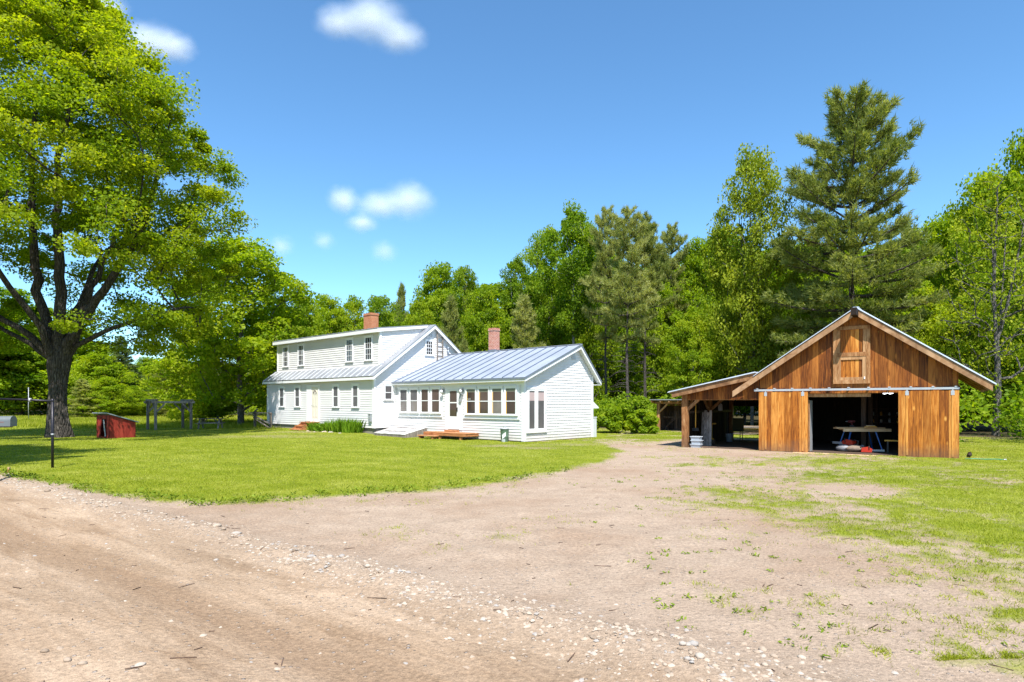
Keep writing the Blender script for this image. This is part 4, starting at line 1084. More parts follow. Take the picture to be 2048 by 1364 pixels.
mb = MB(); R_ = Matrix.Translation(Vector(TFa(-4.27, 2.02, .07))) @ Matrix.Rotation(rad(14), 4, 'Y')
mb.box(-.09, .09, -.05, .03, -.20, .18, R_); mb.box(-.10, .10, -.06, .035, .18, .21, R_); mb.build('wall_mailbox', M['grey_metal'], house)
# sliding window pair on the gable
mb = MB(); T = TGa
tbox(mb, T, .12, 1.62, 2.40, 2.52, 0, .062); tbox(mb, T, .10, 1.66, .32, .42, 0, .08); tbox(mb, T, .12, .28, .42, 2.40, 0, .06); tbox(mb, T, 1.50, 1.62, .42, 2.40, 0, .06); tbox(mb, T, .78, .94, .42, 2.40, 0, .065)
for a, b in ((.28, .78), (.94, 1.50)):
    tbox(mb, T, a, a + .05, .42, 2.40, 0, .05); tbox(mb, T, b - .05, b, .42, 2.40, 0, .05); tbox(mb, T, a + .05, b - .05, .42, .52, 0, .05); tbox(mb, T, a + .05, b - .05, 2.33, 2.40, 0, .05)
pd = mb.build('patio_door', M['white_trim'], house)
mb = MB()
for a, b in ((.33, .73), (.99, 1.45)): tbox(mb, T, a, b, .52, 2.33, 0, .038)
mb.build('pane', M['screen'], pd)
mb = MB()
for a, b in ((.33, .73), (.99, 1.45)): tbox(mb, T, a, b, 1.86, 2.26, .0382, .041)
mb.build('blind', simple('pinkish_blind', (.42, .32, .31), .7), pd)
mb = MB(); tbox(mb, T, 1.53, 1.56, 1.25, 1.45, .06, .09); mb.build('handle', M['grey_metal'], pd)
mb = MB(); tbox(mb, T, 3.72, 4.04, 4.00, 4.30, 0, .04)
for i in range(6): tbox(mb, T, 3.735, 4.025, 4.012 + .047 * i, 4.035 + .047 * i, .04, .054)
mb.build('gable_vent', M['vent'], house)
mb = MB(); mb.prism([(-.10, AW + .03, 1.95), (-.10, AW + .75, 1.52), (-.10, AW + .75, 1.46), (-.10, AW + .03, 1.46)], (-1.2, 0, 0)); mb.build('rear_awning', M['white'], house)
mb = MB(); mb.box(-.42, -.02, AW + .03, AW + .42, -.1, .95); mb.box(-.44, 0, AW + .02, AW + .44, .95, 1.0); mb.build('rear_cabinet', M['vent'], house)
# slanted cellar hatch against the annex
mb = MB()
y0, y1, zt, zb = -.06, -1.62, .44, .10; x0, x1 = -9.72, -6.95; nbd = 9
for i in range(nbd):
    a = x0 + (x1 - x0) * i / nbd; b = x0 + (x1 - x0) * (i + 1) / nbd - .012; mb.tint = (i * .37) % 1
    mb.prism([(a, y0, zt), (b, y0, zt), (b, y1, zb), (a, y1, zb)], (0, 0, -.04))
mb.tint = .2; mb.beam((x0 + .5, -.45, .40), (x1 - .4, -.45, .40), .10, .03); mb.beam((x0 + .5, -1.2, .235), (x1 - .4, -1.2, .235), .10, .03)
hatch = mb.build('cellar_hatch', M['white_wood'], house)
mb = MB(); mb.prism([(x1 - .02, y0, zt - .05), (x1 - .02, y1 + .02, zb - .05), (x1 - .02, y1 + .02, -.2), (x1 - .02, y0, -.2)], (-.05, 0, 0))
mb.prism([(x0 + .02, y0, zt - .05), (x0 + .02, y1 + .02, zb - .05), (x0 + .02, y1 + .02, -.2), (x0 + .02, y0, -.2)], (.05, 0, 0)); mb.box(x0 + .07, x1 - .07, y1 + .02, y1 + .06, -.2, zb - .04)
mb.build('hatch_side', M['grey_wood'], hatch)

# ------------------------------------------------------------------ steps, deck, ladder, can round the house
def local_thing(name, label, cat, x, y, z=0): return thing(name, label, cat, hw(x, y, z), ROT)
t = local_thing('wooden_steps', 'reddish wooden steps leading up to the cream front door', 'steps', -16.25, -1.5, .05)
for i, (ya, yb, z) in enumerate(((-.62, 0, .52), (-.98, -.55, .30), (-1.36, -.92, .10))):
    mb = MB(); mb.tint = .3 + .2 * i
    for k in range(2): mb.box(-.62 if i == 0 else -.55, .72 if i == 0 else .55, ya + (yb - ya) * k / 2 + .006, ya + (yb - ya) * (k + 1) / 2 - .006, z - .04, z)
    mb.build('tread', M['deck'], t)
    if i < 2: mb = MB(); mb.tint = .1; mb.box(-.52, .52, ya + .05, ya + .08, z - .19, z - .042); mb.build('riser', M['deck'], t)
for s in (-.50, .50):
    mb = MB(); mb.tint = .05; mb.prism([(s, 0, .47), (s, -.55, .47), (s, -.95, .25), (s, -1.3, .055), (s, -1.3, -.1), (s, 0, -.1)], (.045, 0, 0)); mb.build('stringer', M['deck'], t)
mb = MB(); mb.tint = .05; mb.box(.62, .70, -.55, -.47, -.1, .47); mb.build('post', M['deck'], t)
t = local_thing('wooden_deck', 'low stained wooden deck with a step at the storm door', 'deck', -4.55, -.06, -.02)
mb = MB()
for k in range(6): mb.tint = (.2 + k * .41) % 1; mb.box(-1.62, 1.62, -.10 - .155 * (k + 1) + .10, -.155 * k - .008, .23, .262)
mb.build('deck_boards', M['deck'], t)
mb = MB(); mb.tint = .15; mb.box(-1.6, 1.6, -.935, -.895, .10, .229); mb.box(-1.6, -1.56, -.89, -.02, .10, .229); mb.box(1.56, 1.6, -.89, -.02, .10, .229); mb.build('rim_joist', M['deck'], t)
for x in (-.45, 1.1): mb = MB(); mb.tint = .4; mb.box(x, x + .13, -.893, -.77, -.12, .10); mb.build('leg', M['deck'], t)
mb = MB(); mb.tint = .7; mb.box(-1.72, -.35, -1.28, -.97, .06, .10); mb.tint = .1; mb.box(-1.6, -1.5, -1.25, -.98, -.1, .06); mb.box(-.6, -.48, -1.25, -.98, -.1, .06); mb.build('step', M['deck'], t)
mb = MB(); mb.tint = .6; mb.box(-.68, .16, -.30, -.002, .263, .36); mb.build('door_sill', M['deck'], t)
t = local_thing('roof_ladder', 'old wooden ladder leaning on the gable above the annex roof', 'ladder', MX1 + .14, 3.33, 4.40)
mb = MB(); mb.tint = .5
for s in (-.22, .22): mb = MB(); mb.box(-.02, .03, s - .035, s + .035, .0 if s < 0 else .12, 1.80 if s < 0 else 1.45); mb.build('rail', M['grey_wood'], t)
mb = MB()
for i in range(5): mb.box(-.01, .02, -.186, .186, .18 + .30 * i, .225 + .30 * i)
mb.build('rungs', M['grey_wood'], t)
t = local_thing('trash_can', 'dented green and grey trash can standing by the annex wall', 'trash can', -.86, -.42, -.12)
mb = MB(); mb.lathe([(0, 0), (.175, .0), (.18, .02), (.185, .25), (.195, .27), (.19, .29), (.205, .58), (.22, .62), (.215, .63)], 24); mb.build('can_body', M['can_green'], t)
mb = MB(); mb.lathe([(.218, .625), (.235, .63), (.235, .655), (.20, .68), (.08, .70), (0, .705)], 24); lid = mb.build('lid', M['grey_metal'], t)
mb = MB(); mb.tube([(-.07, 0, .70), (-.05, 0, .745), (.05, 0, .745), (.07, 0, .70)], .010, 6); mb.build('handle', M['grey_metal'], lid)
def curved_patch(mb, a0, a1, z0, z1, r0, r1, skew=0):
    n = 6
    for i in range(n):
        p = [a0 + (a1 - a0) * (i + q) / n for q in (0, 1)]
        mb.poly([(r0 * math.cos(p[0]), r0 * math.sin(p[0]), z0 + skew * i / n), (r0 * math.cos(p[1]), r0 * math.sin(p[1]), z0 + skew * (i + 1) / n),
                 (r1 * math.cos(p[1]), r1 * math.sin(p[1]), z1 + skew * (i + 1) / n), (r1 * math.cos(p[0]), r1 * math.sin(p[0]), z1 + skew * i / n)])
mb = MB(); curved_patch(mb, -1.45, -.55, .16, .36, .190, .204, .14); mb.build('label_patch', M['cloth_white'], t)
mb = MB(); curved_patch(mb, -2.35, -2.05, .43, .55, .203, .209); mb.build('label_patch', M['cloth_white'], t)
mb = MB(); curved_patch(mb, -1.7, -.7, .02, .17, .186, .190); mb.build('grey_patch', M['galv'], t)

# flower bed along the main front
def bed():
    t = local_thing('flower_bed', 'clump of bright green iris and daylily leaves below the front windows', 'plants', -13.2, -2.0, .1)
    g = np.random.default_rng(4); P = []; D = []; L = []
    for i in range(270):
        x = g.uniform(-1.75, 2.4); y = g.uniform(-.55, .40); k = g.integers(9, 17); h = g.uniform(.50, .92) * (1.1 if x > .4 else .95)
        for j in range(k):
            a = g.uniform(0, 6.28); s = g.uniform(.08, .75) if x < .2 else g.uniform(.03, .35)
            P.append((x + .04 * math.cos(a), y + .04 * math.sin(a), -.12)); D.append((s * math.cos(a), s * math.sin(a), 1)); L.append(h * g.uniform(.6, 1.1))
    P = np.array(P); D = unit(np.array(D)); L = np.array(L)[:, None]; n = len(P)
    s = unit(np.cross(D, RNG.normal(size=(n, 3)))) * .016; hz = D * [1, 1, 0]
    mid = P + D * L * .6; tip = P + D * L + hz * L * .35 - np.array([0, 0, 1]) * L * .30 * np.linalg.norm(hz, axis=1)[:, None]
    V1 = np.stack([P - s, P + s, mid + s, tip, mid - s], 1).reshape(-1, 3)
    F1 = np.arange(n * 5).reshape(n, 5)
    link('leaves', mesh_np('leaves', V1, F1, RNG.random(n), [M['iris']]), t)
    mb = MB(); gg = random.Random(5)
    for i in range(9):
        x = gg.uniform(-1.9, 2.7); rock(mb, (x, -.85 + gg.uniform(-.2, .2), -.08), gg.uniform(.08, .17), gg)
    mb.build('edging_stones', M['stone'], t)
def rock(mb, c, r, g, flat=.6, n=None):
    k = 7; vs = []; rings = ((0.0, -.6), (.75, -.45), (1.0, .0), (.86, .5), (.42, .88))
    e = 1 + g.uniform(-.2, .35); rot = g.uniform(0, 6.28); off = [g.uniform(.78, 1.2) for _ in range(k * 5)]
    for ri, (rr, zz) in enumerate(rings):
        for i in range(k):
            a = 2 * math.pi * i / k; q = rr * r * off[ri * k + i]
            x = q * math.cos(a) * e; y = q * math.sin(a) / e
            vs.append((c[0] + x * math.cos(rot) - y * math.sin(rot), c[1] + x * math.sin(rot) + y * math.cos(rot), c[2] + zz * r * flat * (1 + .15 * (off[ri * k + i] - 1)) + r * flat * .3))
    fs = [(i * k + j, i * k + (j + 1) % k, (i + 1) * k + (j + 1) % k, (i + 1) * k + j) for i in range(4) for j in range(k)] + [tuple(4 * k + j for j in range(k))]
    mb.tint = g.random(); mb.smooth = True; mb.add(vs, fs); mb.smooth = False; mb.tint = .5
def stone_mat():
    t = NT('road_stone'); p = t.obj(); ti = t.attr('tint')
    c = t.ramp(ti, [(.1, (.22, .17, .125)), (.45, (.36, .285, .215)), (.75, (.46, .39, .31)), (.95, (.30, .285, .265))])
    n = t.noise(p, 14, 6, .65); c = t.mix(t.rng(n, .35, .7, 0, .5), c, (.26, .18, .12))
    return t.pbr(c, .88, 0, .2, t.bump(t.noise(p, 30, 5), .5, .01))
M['stone'] = stone_mat()
bed()

# ================================================================== the barn
barn = thing('barn', 'brown board barn with sliding doors and an open lean-to', 'barn', tuple(B0), BROT); barn.scale = (BS, 1, .99)
BPX, BPZ = -2.87, 4.95
bz = lambda x: BPZ - (.69 * (x - BPX) if x > BPX else .655 * (BPX - x))
lz = lambda x: 2.86 + .205 * (x + 6.2)
BD = 7.2
def boards(mb, T, poly, wmin=.17, wmax=.28, seed=1, th=.022, gap=.006):
    g = random.Random(seed); s = min(p[0] for p in poly); s1 = max(p[0] for p in poly)
    tr = [(z, x) for x, z in poly]
    while s < s1 - .01:
        e = min(s1, s + g.uniform(wmin, wmax)); e = s1 if s1 - e < .08 else e
        a = span(tr, s + 1e-4); b = span(tr, e - 1e-4)
        if a and b:
            mb.tint = g.random(); d = th + g.uniform(0, .008)
            pts = [T(s + gap / 2, a[0], d), T(e - gap / 2, b[0], d), T(e - gap / 2, b[1], d), T(s + gap / 2, a[1], d)]
            q = [T(s + gap / 2, a[0], 0), T(e - gap / 2, b[0], 0), T(e - gap / 2, b[1], 0), T(s + gap / 2, a[1], 0)]
            mb.add(pts + q, [(0, 1, 2, 3), (0, 4, 5, 1), (1, 5, 6, 2), (2, 6, 7, 3), (3, 7, 4, 0)])
        s = e
    mb.tint = .5
T0 = TF(0)
mb = MB(); boards(mb, T0, [(-6.12, 2.10), (0, 2.10), (0, bz(0) - .07), (BPX, BPZ - .07), (-6.12, bz(-6.12) - .07)], seed=2)
mb.build('front_gable', M['barn'], barn)
mb = MB(); boards(mb, T0, [(-6.12, -.05), (-4.75, -.05), (-4.75, 2.10), (-6.12, 2.10)], seed=3); boards(mb, T0, [(-1.35, -.05), (0, -.05), (0, 2.10), (-1.35, 2.10)], seed=4)
mb.build('front_wall', M['barn'], barn)
mb = MB(); boards(mb, TG(0), [(0, -.05), (BD, -.05), (BD, bz(0) - .1), (0, bz(0) - .1)], seed=5); mb.build('side_wall', M['barn'], barn)
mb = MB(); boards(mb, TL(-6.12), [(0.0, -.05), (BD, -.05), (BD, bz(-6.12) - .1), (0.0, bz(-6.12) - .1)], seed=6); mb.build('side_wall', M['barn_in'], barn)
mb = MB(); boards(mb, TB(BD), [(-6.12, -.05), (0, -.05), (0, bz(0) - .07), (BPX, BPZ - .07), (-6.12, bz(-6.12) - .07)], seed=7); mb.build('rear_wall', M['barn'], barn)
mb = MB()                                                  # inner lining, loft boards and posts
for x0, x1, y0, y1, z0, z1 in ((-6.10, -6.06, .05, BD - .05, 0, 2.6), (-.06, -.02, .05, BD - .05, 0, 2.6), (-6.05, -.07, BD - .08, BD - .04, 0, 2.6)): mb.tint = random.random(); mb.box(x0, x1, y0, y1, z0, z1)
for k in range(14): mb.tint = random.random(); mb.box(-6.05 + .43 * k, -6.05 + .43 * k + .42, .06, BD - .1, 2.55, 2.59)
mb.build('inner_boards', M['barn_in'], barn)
mb = MB()
for x in (-5.9, -3.0, -.25):
    for y in (2.4, 4.8, BD - .25): mb.tint = random.random(); mb.box(x, x + .16, y, y + .16, 0, 2.5)
for y in (.1, 1.3, 2.5, 3.7, 4.9, 6.1): mb.tint = random.random(); mb.box(-6.0, -.1, y, y + .09, 2.34, 2.54)
mb.build('inner_frame', M['shed_wood'], barn)
mb = MB(); mb.box(-6.05, -.03, .05, BD - .05, -.04, .035); mb.build('barn_floor', simple('shade_dark_dirty_floor', (.08, .05, .033), .9, 0, .4, 4), barn)  # dirty floor, its colour darkened further for the interior shade
# roof and its boards
RF, RB = -.37, BD + .35
mb = MB()
mb.prism([(BPX, RF, BPZ + .05), (BPX, RB, BPZ + .05), (.99, RB, bz(.99) + .05), (.99, RF, bz(.99) + .05)], (0, 0, -.025))
mb.prism([(BPX, RF, BPZ + .05), (BPX, RB, BPZ + .05), (-6.28, RB, bz(-6.28) + .05), (-6.28, RF, bz(-6.28) + .05)], (0, 0, -.025))
mb.prism([(-6.20, RF + .02, lz(-6.2) + .05), (-6.20, 6.9, lz(-6.2) + .05), (-9.66, 6.9, lz(-9.66) + .05), (-9.66, RF + .02, lz(-9.66) + .05)], (0, 0, -.025))
for k in range(28):
    y = RF + .12 + k * .30
    if y < RB - .05:
        mb.beam((BPX, y, BPZ + .06), (.99, y, bz(.99) + .06), .04, .03); mb.beam((BPX, y, BPZ + .06), (-6.2, y, bz(-6.2) + .06), .04, .03)
    if y < 6.8: mb.beam((-6.22, y, lz(-6.22) + .06), (-9.66, y, lz(-9.66) + .06), .04, .03)
mb.beam((BPX, RF + .1, BPZ + .06), (BPX, RB, BPZ + .06), .18, .025)
mb.build('roof', metal_roof('pale_roof_metal', (.52, .56, .62), (.62, .66, .72), .4, .3), barn)
mb = MB()                                                  # roof boards seen from below
for a, b, f in ((BPX, .96, bz), (BPX, -6.2, bz), (-6.25, -9.6, lz)):
    n = 14
    for k in range(n):
        x0 = a + (b - a) * k / n; x1 = a + (b - a) * (k + 1) / n - .006 * (1 if b > a else -1); mb.tint = random.random(); ye = 6.85 if f is lz else RB - .03
        mb.prism([(x0, RF + .06, f(x0) + .008), (x1, RF + .06, f(x1) + .008), (x1, ye, f(x1) + .008), (x0, ye, f(x0) + .008)], (0, 0, -.025))
mb.build('roof_sheathing', M['rake'], barn)
def rake(x0, x1, f, y, ht, name='rake_board', z=0):
    mb = MB(); mb.tint = random.random()
    mb.prism([(x0, y, f(x0) - z), (x1, y, f(x1) - z), (x1, y, f(x1) - z - ht), (x0, y, f(x0) - z - ht)], (0, .04, 0)); return mb.build(name, M['rake'], barn)
rake(BPX + .09, .90, bz, RF + .03, .22, z=.0); rake(BPX - .09, -7.05, bz, RF + .03, .22, z=.0); rake(-6.0, -9.50, lz, RF + .072, .20)
mb = MB(); mb.tint = .05; mb.box(BPX - .085, BPX + .085, RF - .48, .0, BPZ - .26, BPZ - .02); mb.build('ridge_beam', M['barn_in'], barn)
for y in (RF + .12, .6, 1.5, 2.4, 3.3, 4.2, 5.1, 6.0, 6.9, RB - .1):
    mb = MB(); mb.tint = random.random(); mb.prism([(0.03, y, bz(0.03) - .02), (.90, y, bz(.90) - .02), (.90, y, bz(.90) - .16), (.03, y, bz(.03) - .16)], (0, .045, 0)); mb.build('rafter_tail', M['rake'], barn)
# hay door
hd = MB(); hx0, hx1, hz0, hz1 = -3.60, -2.45, 2.43, 4.40
boards(hd, TF(-.03), [(hx0 + .1, hz0 + .1), (hx1 - .1, hz0 + .1), (hx1 - .1, hz1 - .1), (hx0 + .1, hz1 - .1)], .11, .17, 8)
hay = hd.build('hay_door', M['barn_door'], barn)
mb = MB(); Tq = TF(-.03); g = random.Random(4)
for s0, s1, z0, z1, d in ((hx0, hx0 + .12, hz0, hz1, .07), (hx1 - .12, hx1, hz0, hz1, .07), (hx0 + .12, hx1 - .12, hz0, hz0 + .12, .068), (hx0 + .12, hx1 - .12, hz1 - .12, hz1, .068),
                      (hx0 + .12, hx1 - .12, 3.36, 3.50, .066), (hx0 + .13, hx0 + .24, hz0 + .12, 3.36, .055), (hx1 - .24, hx1 - .13, hz0 + .12, 3.36, .055),
                      (hx0 + .24, hx1 - .24, hz0 + .12, hz0 + .22, .053), (hx0 + .24, hx1 - .24, 3.25, 3.36, .053),
                      (hx0 + .13, hx0 + .22, 3.50, hz1 - .12, .055), (hx1 - .22, hx1 - .13, 3.50, hz1 - .12, .055)):
    mb.tint = g.uniform(.35, 1); tbox(mb, Tq, s0, s1, z0, z1, 0, d)
mb.build('door_frame', M['barn_beam'], hay)
mb = MB(); tbox(mb, Tq, hx1 - .19, hx1 - .155, 2.58, 2.66, .055, .08); mb.build('latch', M['white'], hay)
# sliding doors on their track
def sliding_door(x0, x1, seed):
    mb = MB(); boards(mb, TF(-.10), [(x0, .02), (x1, .02), (x1, 2.17), (x0, 2.17)], .19, .30, seed, .032); d = mb.build('sliding_door', M['barn_door'], barn)
    mb = MB(); g = random.Random(seed); mb.tint = .4
    tbox(mb, TF(-.10), x0 + .05, x1 - .05, .12, .28, -.03, -.002); tbox(mb, TF(-.10), x0 + .05, x1 - .05, 1.85, 2.0, -.03, -.002); mb.build('batten', M['barn'], d)
    for s in (x0 + .20, x1 - .22):
        mb = MB(); tbox(mb, TF(-.10), s, s + .10, 2.02, 2.16, .042, .052); tbox(mb, TF(-.10), s + .03, s + .07, 2.16, 2.24, .042, .05)
        mb.tint = .6; mb.build('hanger', M['galv'], d)
        mb = MB(); mb.tint = .9; tbox(mb, TF(-.10), s + .02, s + .08, .06, 2.02, .040, .050); mb.build('strap_board', M['barn_door'], d)
sliding_door(-6.13, -4.42, 12); sliding_door(-1.62, .05, 13)
mb = MB(); mb.box(-6.30, .06, -.155, -.10, 2.20, 2.27); tk = mb.build('door_track', M['galv'], barn)
mb = MB()
for k in range(11): x = -6.22 + k * .615; mb.box(x, x + .07, -.165, -.026, 2.272, 2.31)
mb.build('track_bracket', M['galv'], tk)
mb = MB(); mb.tint = .25; mb.box(-6.62, .08, -.026, -.0, 2.17, 2.32); mb.build('track_board', M['barn'], barn)
mb = MB(); mb.tint = .8; mb.box(-4.7, -2.45, .03, .12, 1.98, 2.13); mb.build('door_header', M['barn_beam'], barn)
mb = MB(); mb.tint = .6; mb.box(-4.9, -1.3, -.36, -.0, -.10, .012); mb.build('sill_plank', M['pine_board'], barn)
mb = MB(); mb.tint = .5; mb.box(-4.44, -4.40, .10, .62, .04, 1.86); wd = mb.build('inner_door', M['grey_metal'], barn)
mb = MB(); mb.box(-4.445, -4.395, .06, .098, .04, 1.88); mb.build('door_edge', M['barn_beam'], wd)
# lean-to
mb = MB(); boards(mb, T0, [(-9.0, 1.90), (-6.13, 1.90), (-6.13, lz(-6.13) - .04), (-9.0, lz(-9.0) - .04)], seed=21); mb.build('lean_to_front', M['barn'], barn)
def post(x0, y0, z1, wd, t=.5, nm='post'): mb = MB(); mb.tint = t; mb.box(x0, x0 + wd, y0, y0 + wd, -.05, z1); return mb.build(nm, M['barn_beam'], barn)
post(-9.17, -.06, lz(-9.1) - .02, .23, .3); post(-9.15, 3.0, lz(-9.1) - .05, .18, .3); post(-9.15, 6.2, lz(-9.1) - .05, .18, .3)
mb = MB(); mb.tint = .6; mb.box(-8.92, -6.13, .02, .16, 1.88, 2.02); mb.build('lintel', M['barn_beam'], barn)
for p0, p1 in (((-8.95, .08, 1.52), (-8.52, .08, 1.90)), ((-9.05, .25, 1.45), (-9.05, .75, 1.92)), ((-9.05, 2.95, 1.45), (-9.05, 2.35, 1.95)), ((-8.97, 3.08, 1.5), (-8.4, 3.08, 2.0))):
    mb = MB(); mb.tint = .7; mb.beam(p0, p1, .11, .11); mb.build('brace', M['barn_beam'], barn)
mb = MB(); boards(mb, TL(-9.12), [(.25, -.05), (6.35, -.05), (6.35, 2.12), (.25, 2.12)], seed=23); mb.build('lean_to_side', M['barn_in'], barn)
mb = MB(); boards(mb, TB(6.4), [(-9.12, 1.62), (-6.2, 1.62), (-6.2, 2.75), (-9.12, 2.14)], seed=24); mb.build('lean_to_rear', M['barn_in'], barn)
mb = MB()
for y in (1.2, 2.4, 3.6, 4.8, 6.0): mb.tint = random.random(); mb.prism([(-6.2, y, lz(-6.2) - .03), (-9.4, y, lz(-9.4) - .03), (-9.4, y, lz(-9.4) - .17), (-6.2, y, lz(-6.2) - .17)], (0, .06, 0))
mb.tint = .2; mb.box(-9.1, -9.02, .3, 6.2, 1.35, 1.45)
mb.build('lean_to_rafters', M['shed_wood'], barn)
mb = MB(); mb.box(-9.1, -6.15, .15, 6.3, -.02, .022); mb.build('lean_to_floor', simple('trodden_earth', (.10, .062, .04), .95, 0, .35, 3), barn)

# ------------------------------------------------------------------ things in and about the barn
def barn_thing(name, label, cat, x, y, z=0.036, rz=0): return thing(name, label, cat, bw(x, y, z), BROT + rz)
t = barn_thing('work_table', 'rough plank bench top resting on two blue trestles in the barn doorway', 'workbench', -2.95, 1.55, .036, rad(32))
mb = MB()
for k, (x0, x1, y0, y1, z0) in enumerate(((-.95, .72, -.32, -.05, .80), (-.78, .80, -.05, .16, .80), (-.70, .76, .16, .36, .80), (-.72, .92, -.34, -.29, .70))):
    mb.tint = .3 + .2 * k; mb.box(x0, x1, y0, y1 - .006, z0, z0 + (.045 if k < 3 else .10))
mb.box(-.6, .8, -.28, .3, .74, .795); mb.build('plank_top', M['pine_board'], t)
for sx in (-1, 1):
    mb = MB(); mb.box(.43 * sx - .03, .43 * sx + .03, -.30, .30, .69, .74); lg = mb.build('trestle', M['blue_paint'], t)
    for sy in (-1, 1): mb = MB(); mb.beam((.43 * sx, .24 * sy, .70), (.62 * sx, .34 * sy, 0), .035, .035); mb.build('leg', M['blue_paint'], lg)
t = barn_thing('board_offcuts', 'short yellow-brown board offcuts on the right end of the bench', 'boards', -2.58, 1.32, .883, rad(40))
for k, (w_, a) in enumerate(((.42, .1), (.34, -.25), (.28, .3))):
    mb = MB(); mb.tint = .3 + .3 * k; mb.box(-w_ / 2, w_ / 2, -.07, .07, .026 * k, .026 * k + .025, Matrix.Rotation(a, 4, 'Z')); mb.build('board', M['pine_board'] if k % 2 == 0 else M['yellow'], t)
t = barn_thing('power_drill', 'small dark red power tool standing on the bench', 'power tool', -3.25, 1.75, .883, rad(20))
mb = MB(); mb.tube([(-.12, 0, .19), (-.05, 0, .19), (.08, 0, .19), (.13, 0, .19)], [.03, .05, .045, .025], 12); mb.tube([(.0, 0, .18), (.02, 0, .05)], [.032, .028], 8); mb.build('housing', simple('dull_red', (.14, .02, .018), .4), t)
mb = MB(); mb.box(-.05, .08, -.045, .045, 0, .06); mb.build('battery', M['black_plastic'], t); mb = MB(); mb.tube([(-.12, 0, .19), (-.2, 0, .19)], [.015, .008], 8); mb.build('chuck', M['galv'], t)
def saw(x, y, rz, label, s=1.0):
    t = barn_thing('chainsaw', label, 'chainsaw', x, y, .036, rz); t.scale = (s, s, s)
    mb = MB(); mb.prism([(-.20, -.10, .02), (.20, -.10, .02), (.23, -.10, .16), (.08, -.10, .25), (-.17, -.10, .20)], (0, .20, 0)); mb.build('housing', M['red_plastic'], t)
    mb = MB(); mb.tube([(-.20, 0, .08), (-.32, 0, .10), (-.34, 0, .20), (-.18, 0, .23)], .022, 8); mb.build('rear_handle', M['black_plastic'], t); mb = MB(); mb.tube([(.10, -.10, .12), (.10, -.13, .28), (.10, .13, .28), (.10, .10, .12)], .017, 8); mb.build('handle', M['black_plastic'], t)
    mb = MB(); mb.box(.20, .68, -.008, .008, .06, .14); mb.build('guide_bar', M['grey_metal'], t)
    mb = MB(); mb.lathe([(0, 0), (.035, 0), (.035, .02), (0, .02)], 12, (-.1, -.01, .215)); mb.build('cap', M['black_plastic'], t)
saw(-3.22, 1.02, rad(150), 'orange-red chainsaw lying on the grey bags under the bench'); bpy.context.view_layer.update()
saw(-2.66, .78, rad(8), 'second red chainsaw lying at the right trestle leg, lower than the first', .8)
for o in C.objects:
    if o.get('label', '').startswith('orange-red chainsaw'): o.location.z += .18
for dx, dy, lb in ((-3.42, .92, 'lumpy grey sack under the left trestle leg'), (-3.02, .86, 'lumpy brownish sack under the middle of the bench')):
    t = barn_thing('sack', lb, 'sack', dx, dy, .03); mb = MB(); rock(mb, (0, 0, .06), .26, random.Random(int(dx * 100)), .62); mb.build('sack_body', M['grey_plastic'] if dx < -3.2 else simple('brown_sack', (.20, .15, .11), .9, 0, .3, 10), t)
    mb = MB(); mb.tube([(.14, .05, .17), (.2, .07, .22), (.25, .08, .21)], [.06, .03, .05], 8); mb.build('tied_neck', M['grey_plastic'], t)
for x, y, lb in ((-3.9, 2.0, 'left bright work lamp under the barn ceiling'), (-2.05, 2.0, 'upper right work lamp under the barn ceiling'), (-2.2, 3.3, 'lower right work lamp farther back under the barn ceiling')):
    t = barn_thing('work_lamp', lb, 'lamp', x, y, 2.15)
    mb = MB(); mb.box(-.06, .06, -.04, .04, .02, .06); mb.tube([(0, 0, .06), (0, 0, .19)], .012, 6); mb.build('bracket', M['grey_metal'], t)
    em = NT('lamp_light') if 'lamp_light' not in bpy.data.materials else None
    if em:
        e = em.n('Emission'); e.inputs[0].default_value = (.9, .95, 1, 1); e.inputs[1].default_value = 2.2; em.l(e.outputs[0], em.out.inputs[0])
    for sx in (-1, 1):
        mb = MB(); mb.lathe([(.02, .05), (.05, .0), (.055, -.05), (.03, -.065), (0, -.07)], 12, (sx * .09, -.03, 0)); mb.build('bulb', bpy.data.materials['lamp_light'], t)
t = barn_thing('wall_shelves', 'dark shelves with jars along the back wall of the barn', 'shelves', -1.9, BD - .40, .036)
mb = MB()
for z in (.85, 1.15, 1.45): mb.box(-1.2, 1.2, 0, .28, z, z + .03)
for x in (-1.2, 0, 1.17): mb.box(x, x + .03, .0, .28, 0, 1.7)
mb.build('shelf_frame', M['shed_wood'], t)
for i in range(16):
    mb = MB(); h = random.uniform(.10, .18); mb.lathe([(0, 0), (.04, 0), (.045, .02), (.045, h), (.03, h + .02), (.03, h + .04), (0, h + .04)], 10, (-1.08 + (i % 8) * .30, .12, .88 + .30 * (i // 8)))
    mb.build('jar', M['vent'] if i % 3 else M['yellow'], t)
t = barn_thing('yellow_bench', 'low black stand with a yellow board top by the right sliding door', 'bench', -1.75, 1.1, .036)
mb = MB(); mb.box(-.35, .35, -.12, .12, .40, .44); mb.build('seat', M['yellow'], t)
for sx in (-.28, .22): mb = MB(); mb.box(sx, sx + .05, -.10, .10, 0, .398); mb.build('leg', M['black_plastic'], t)
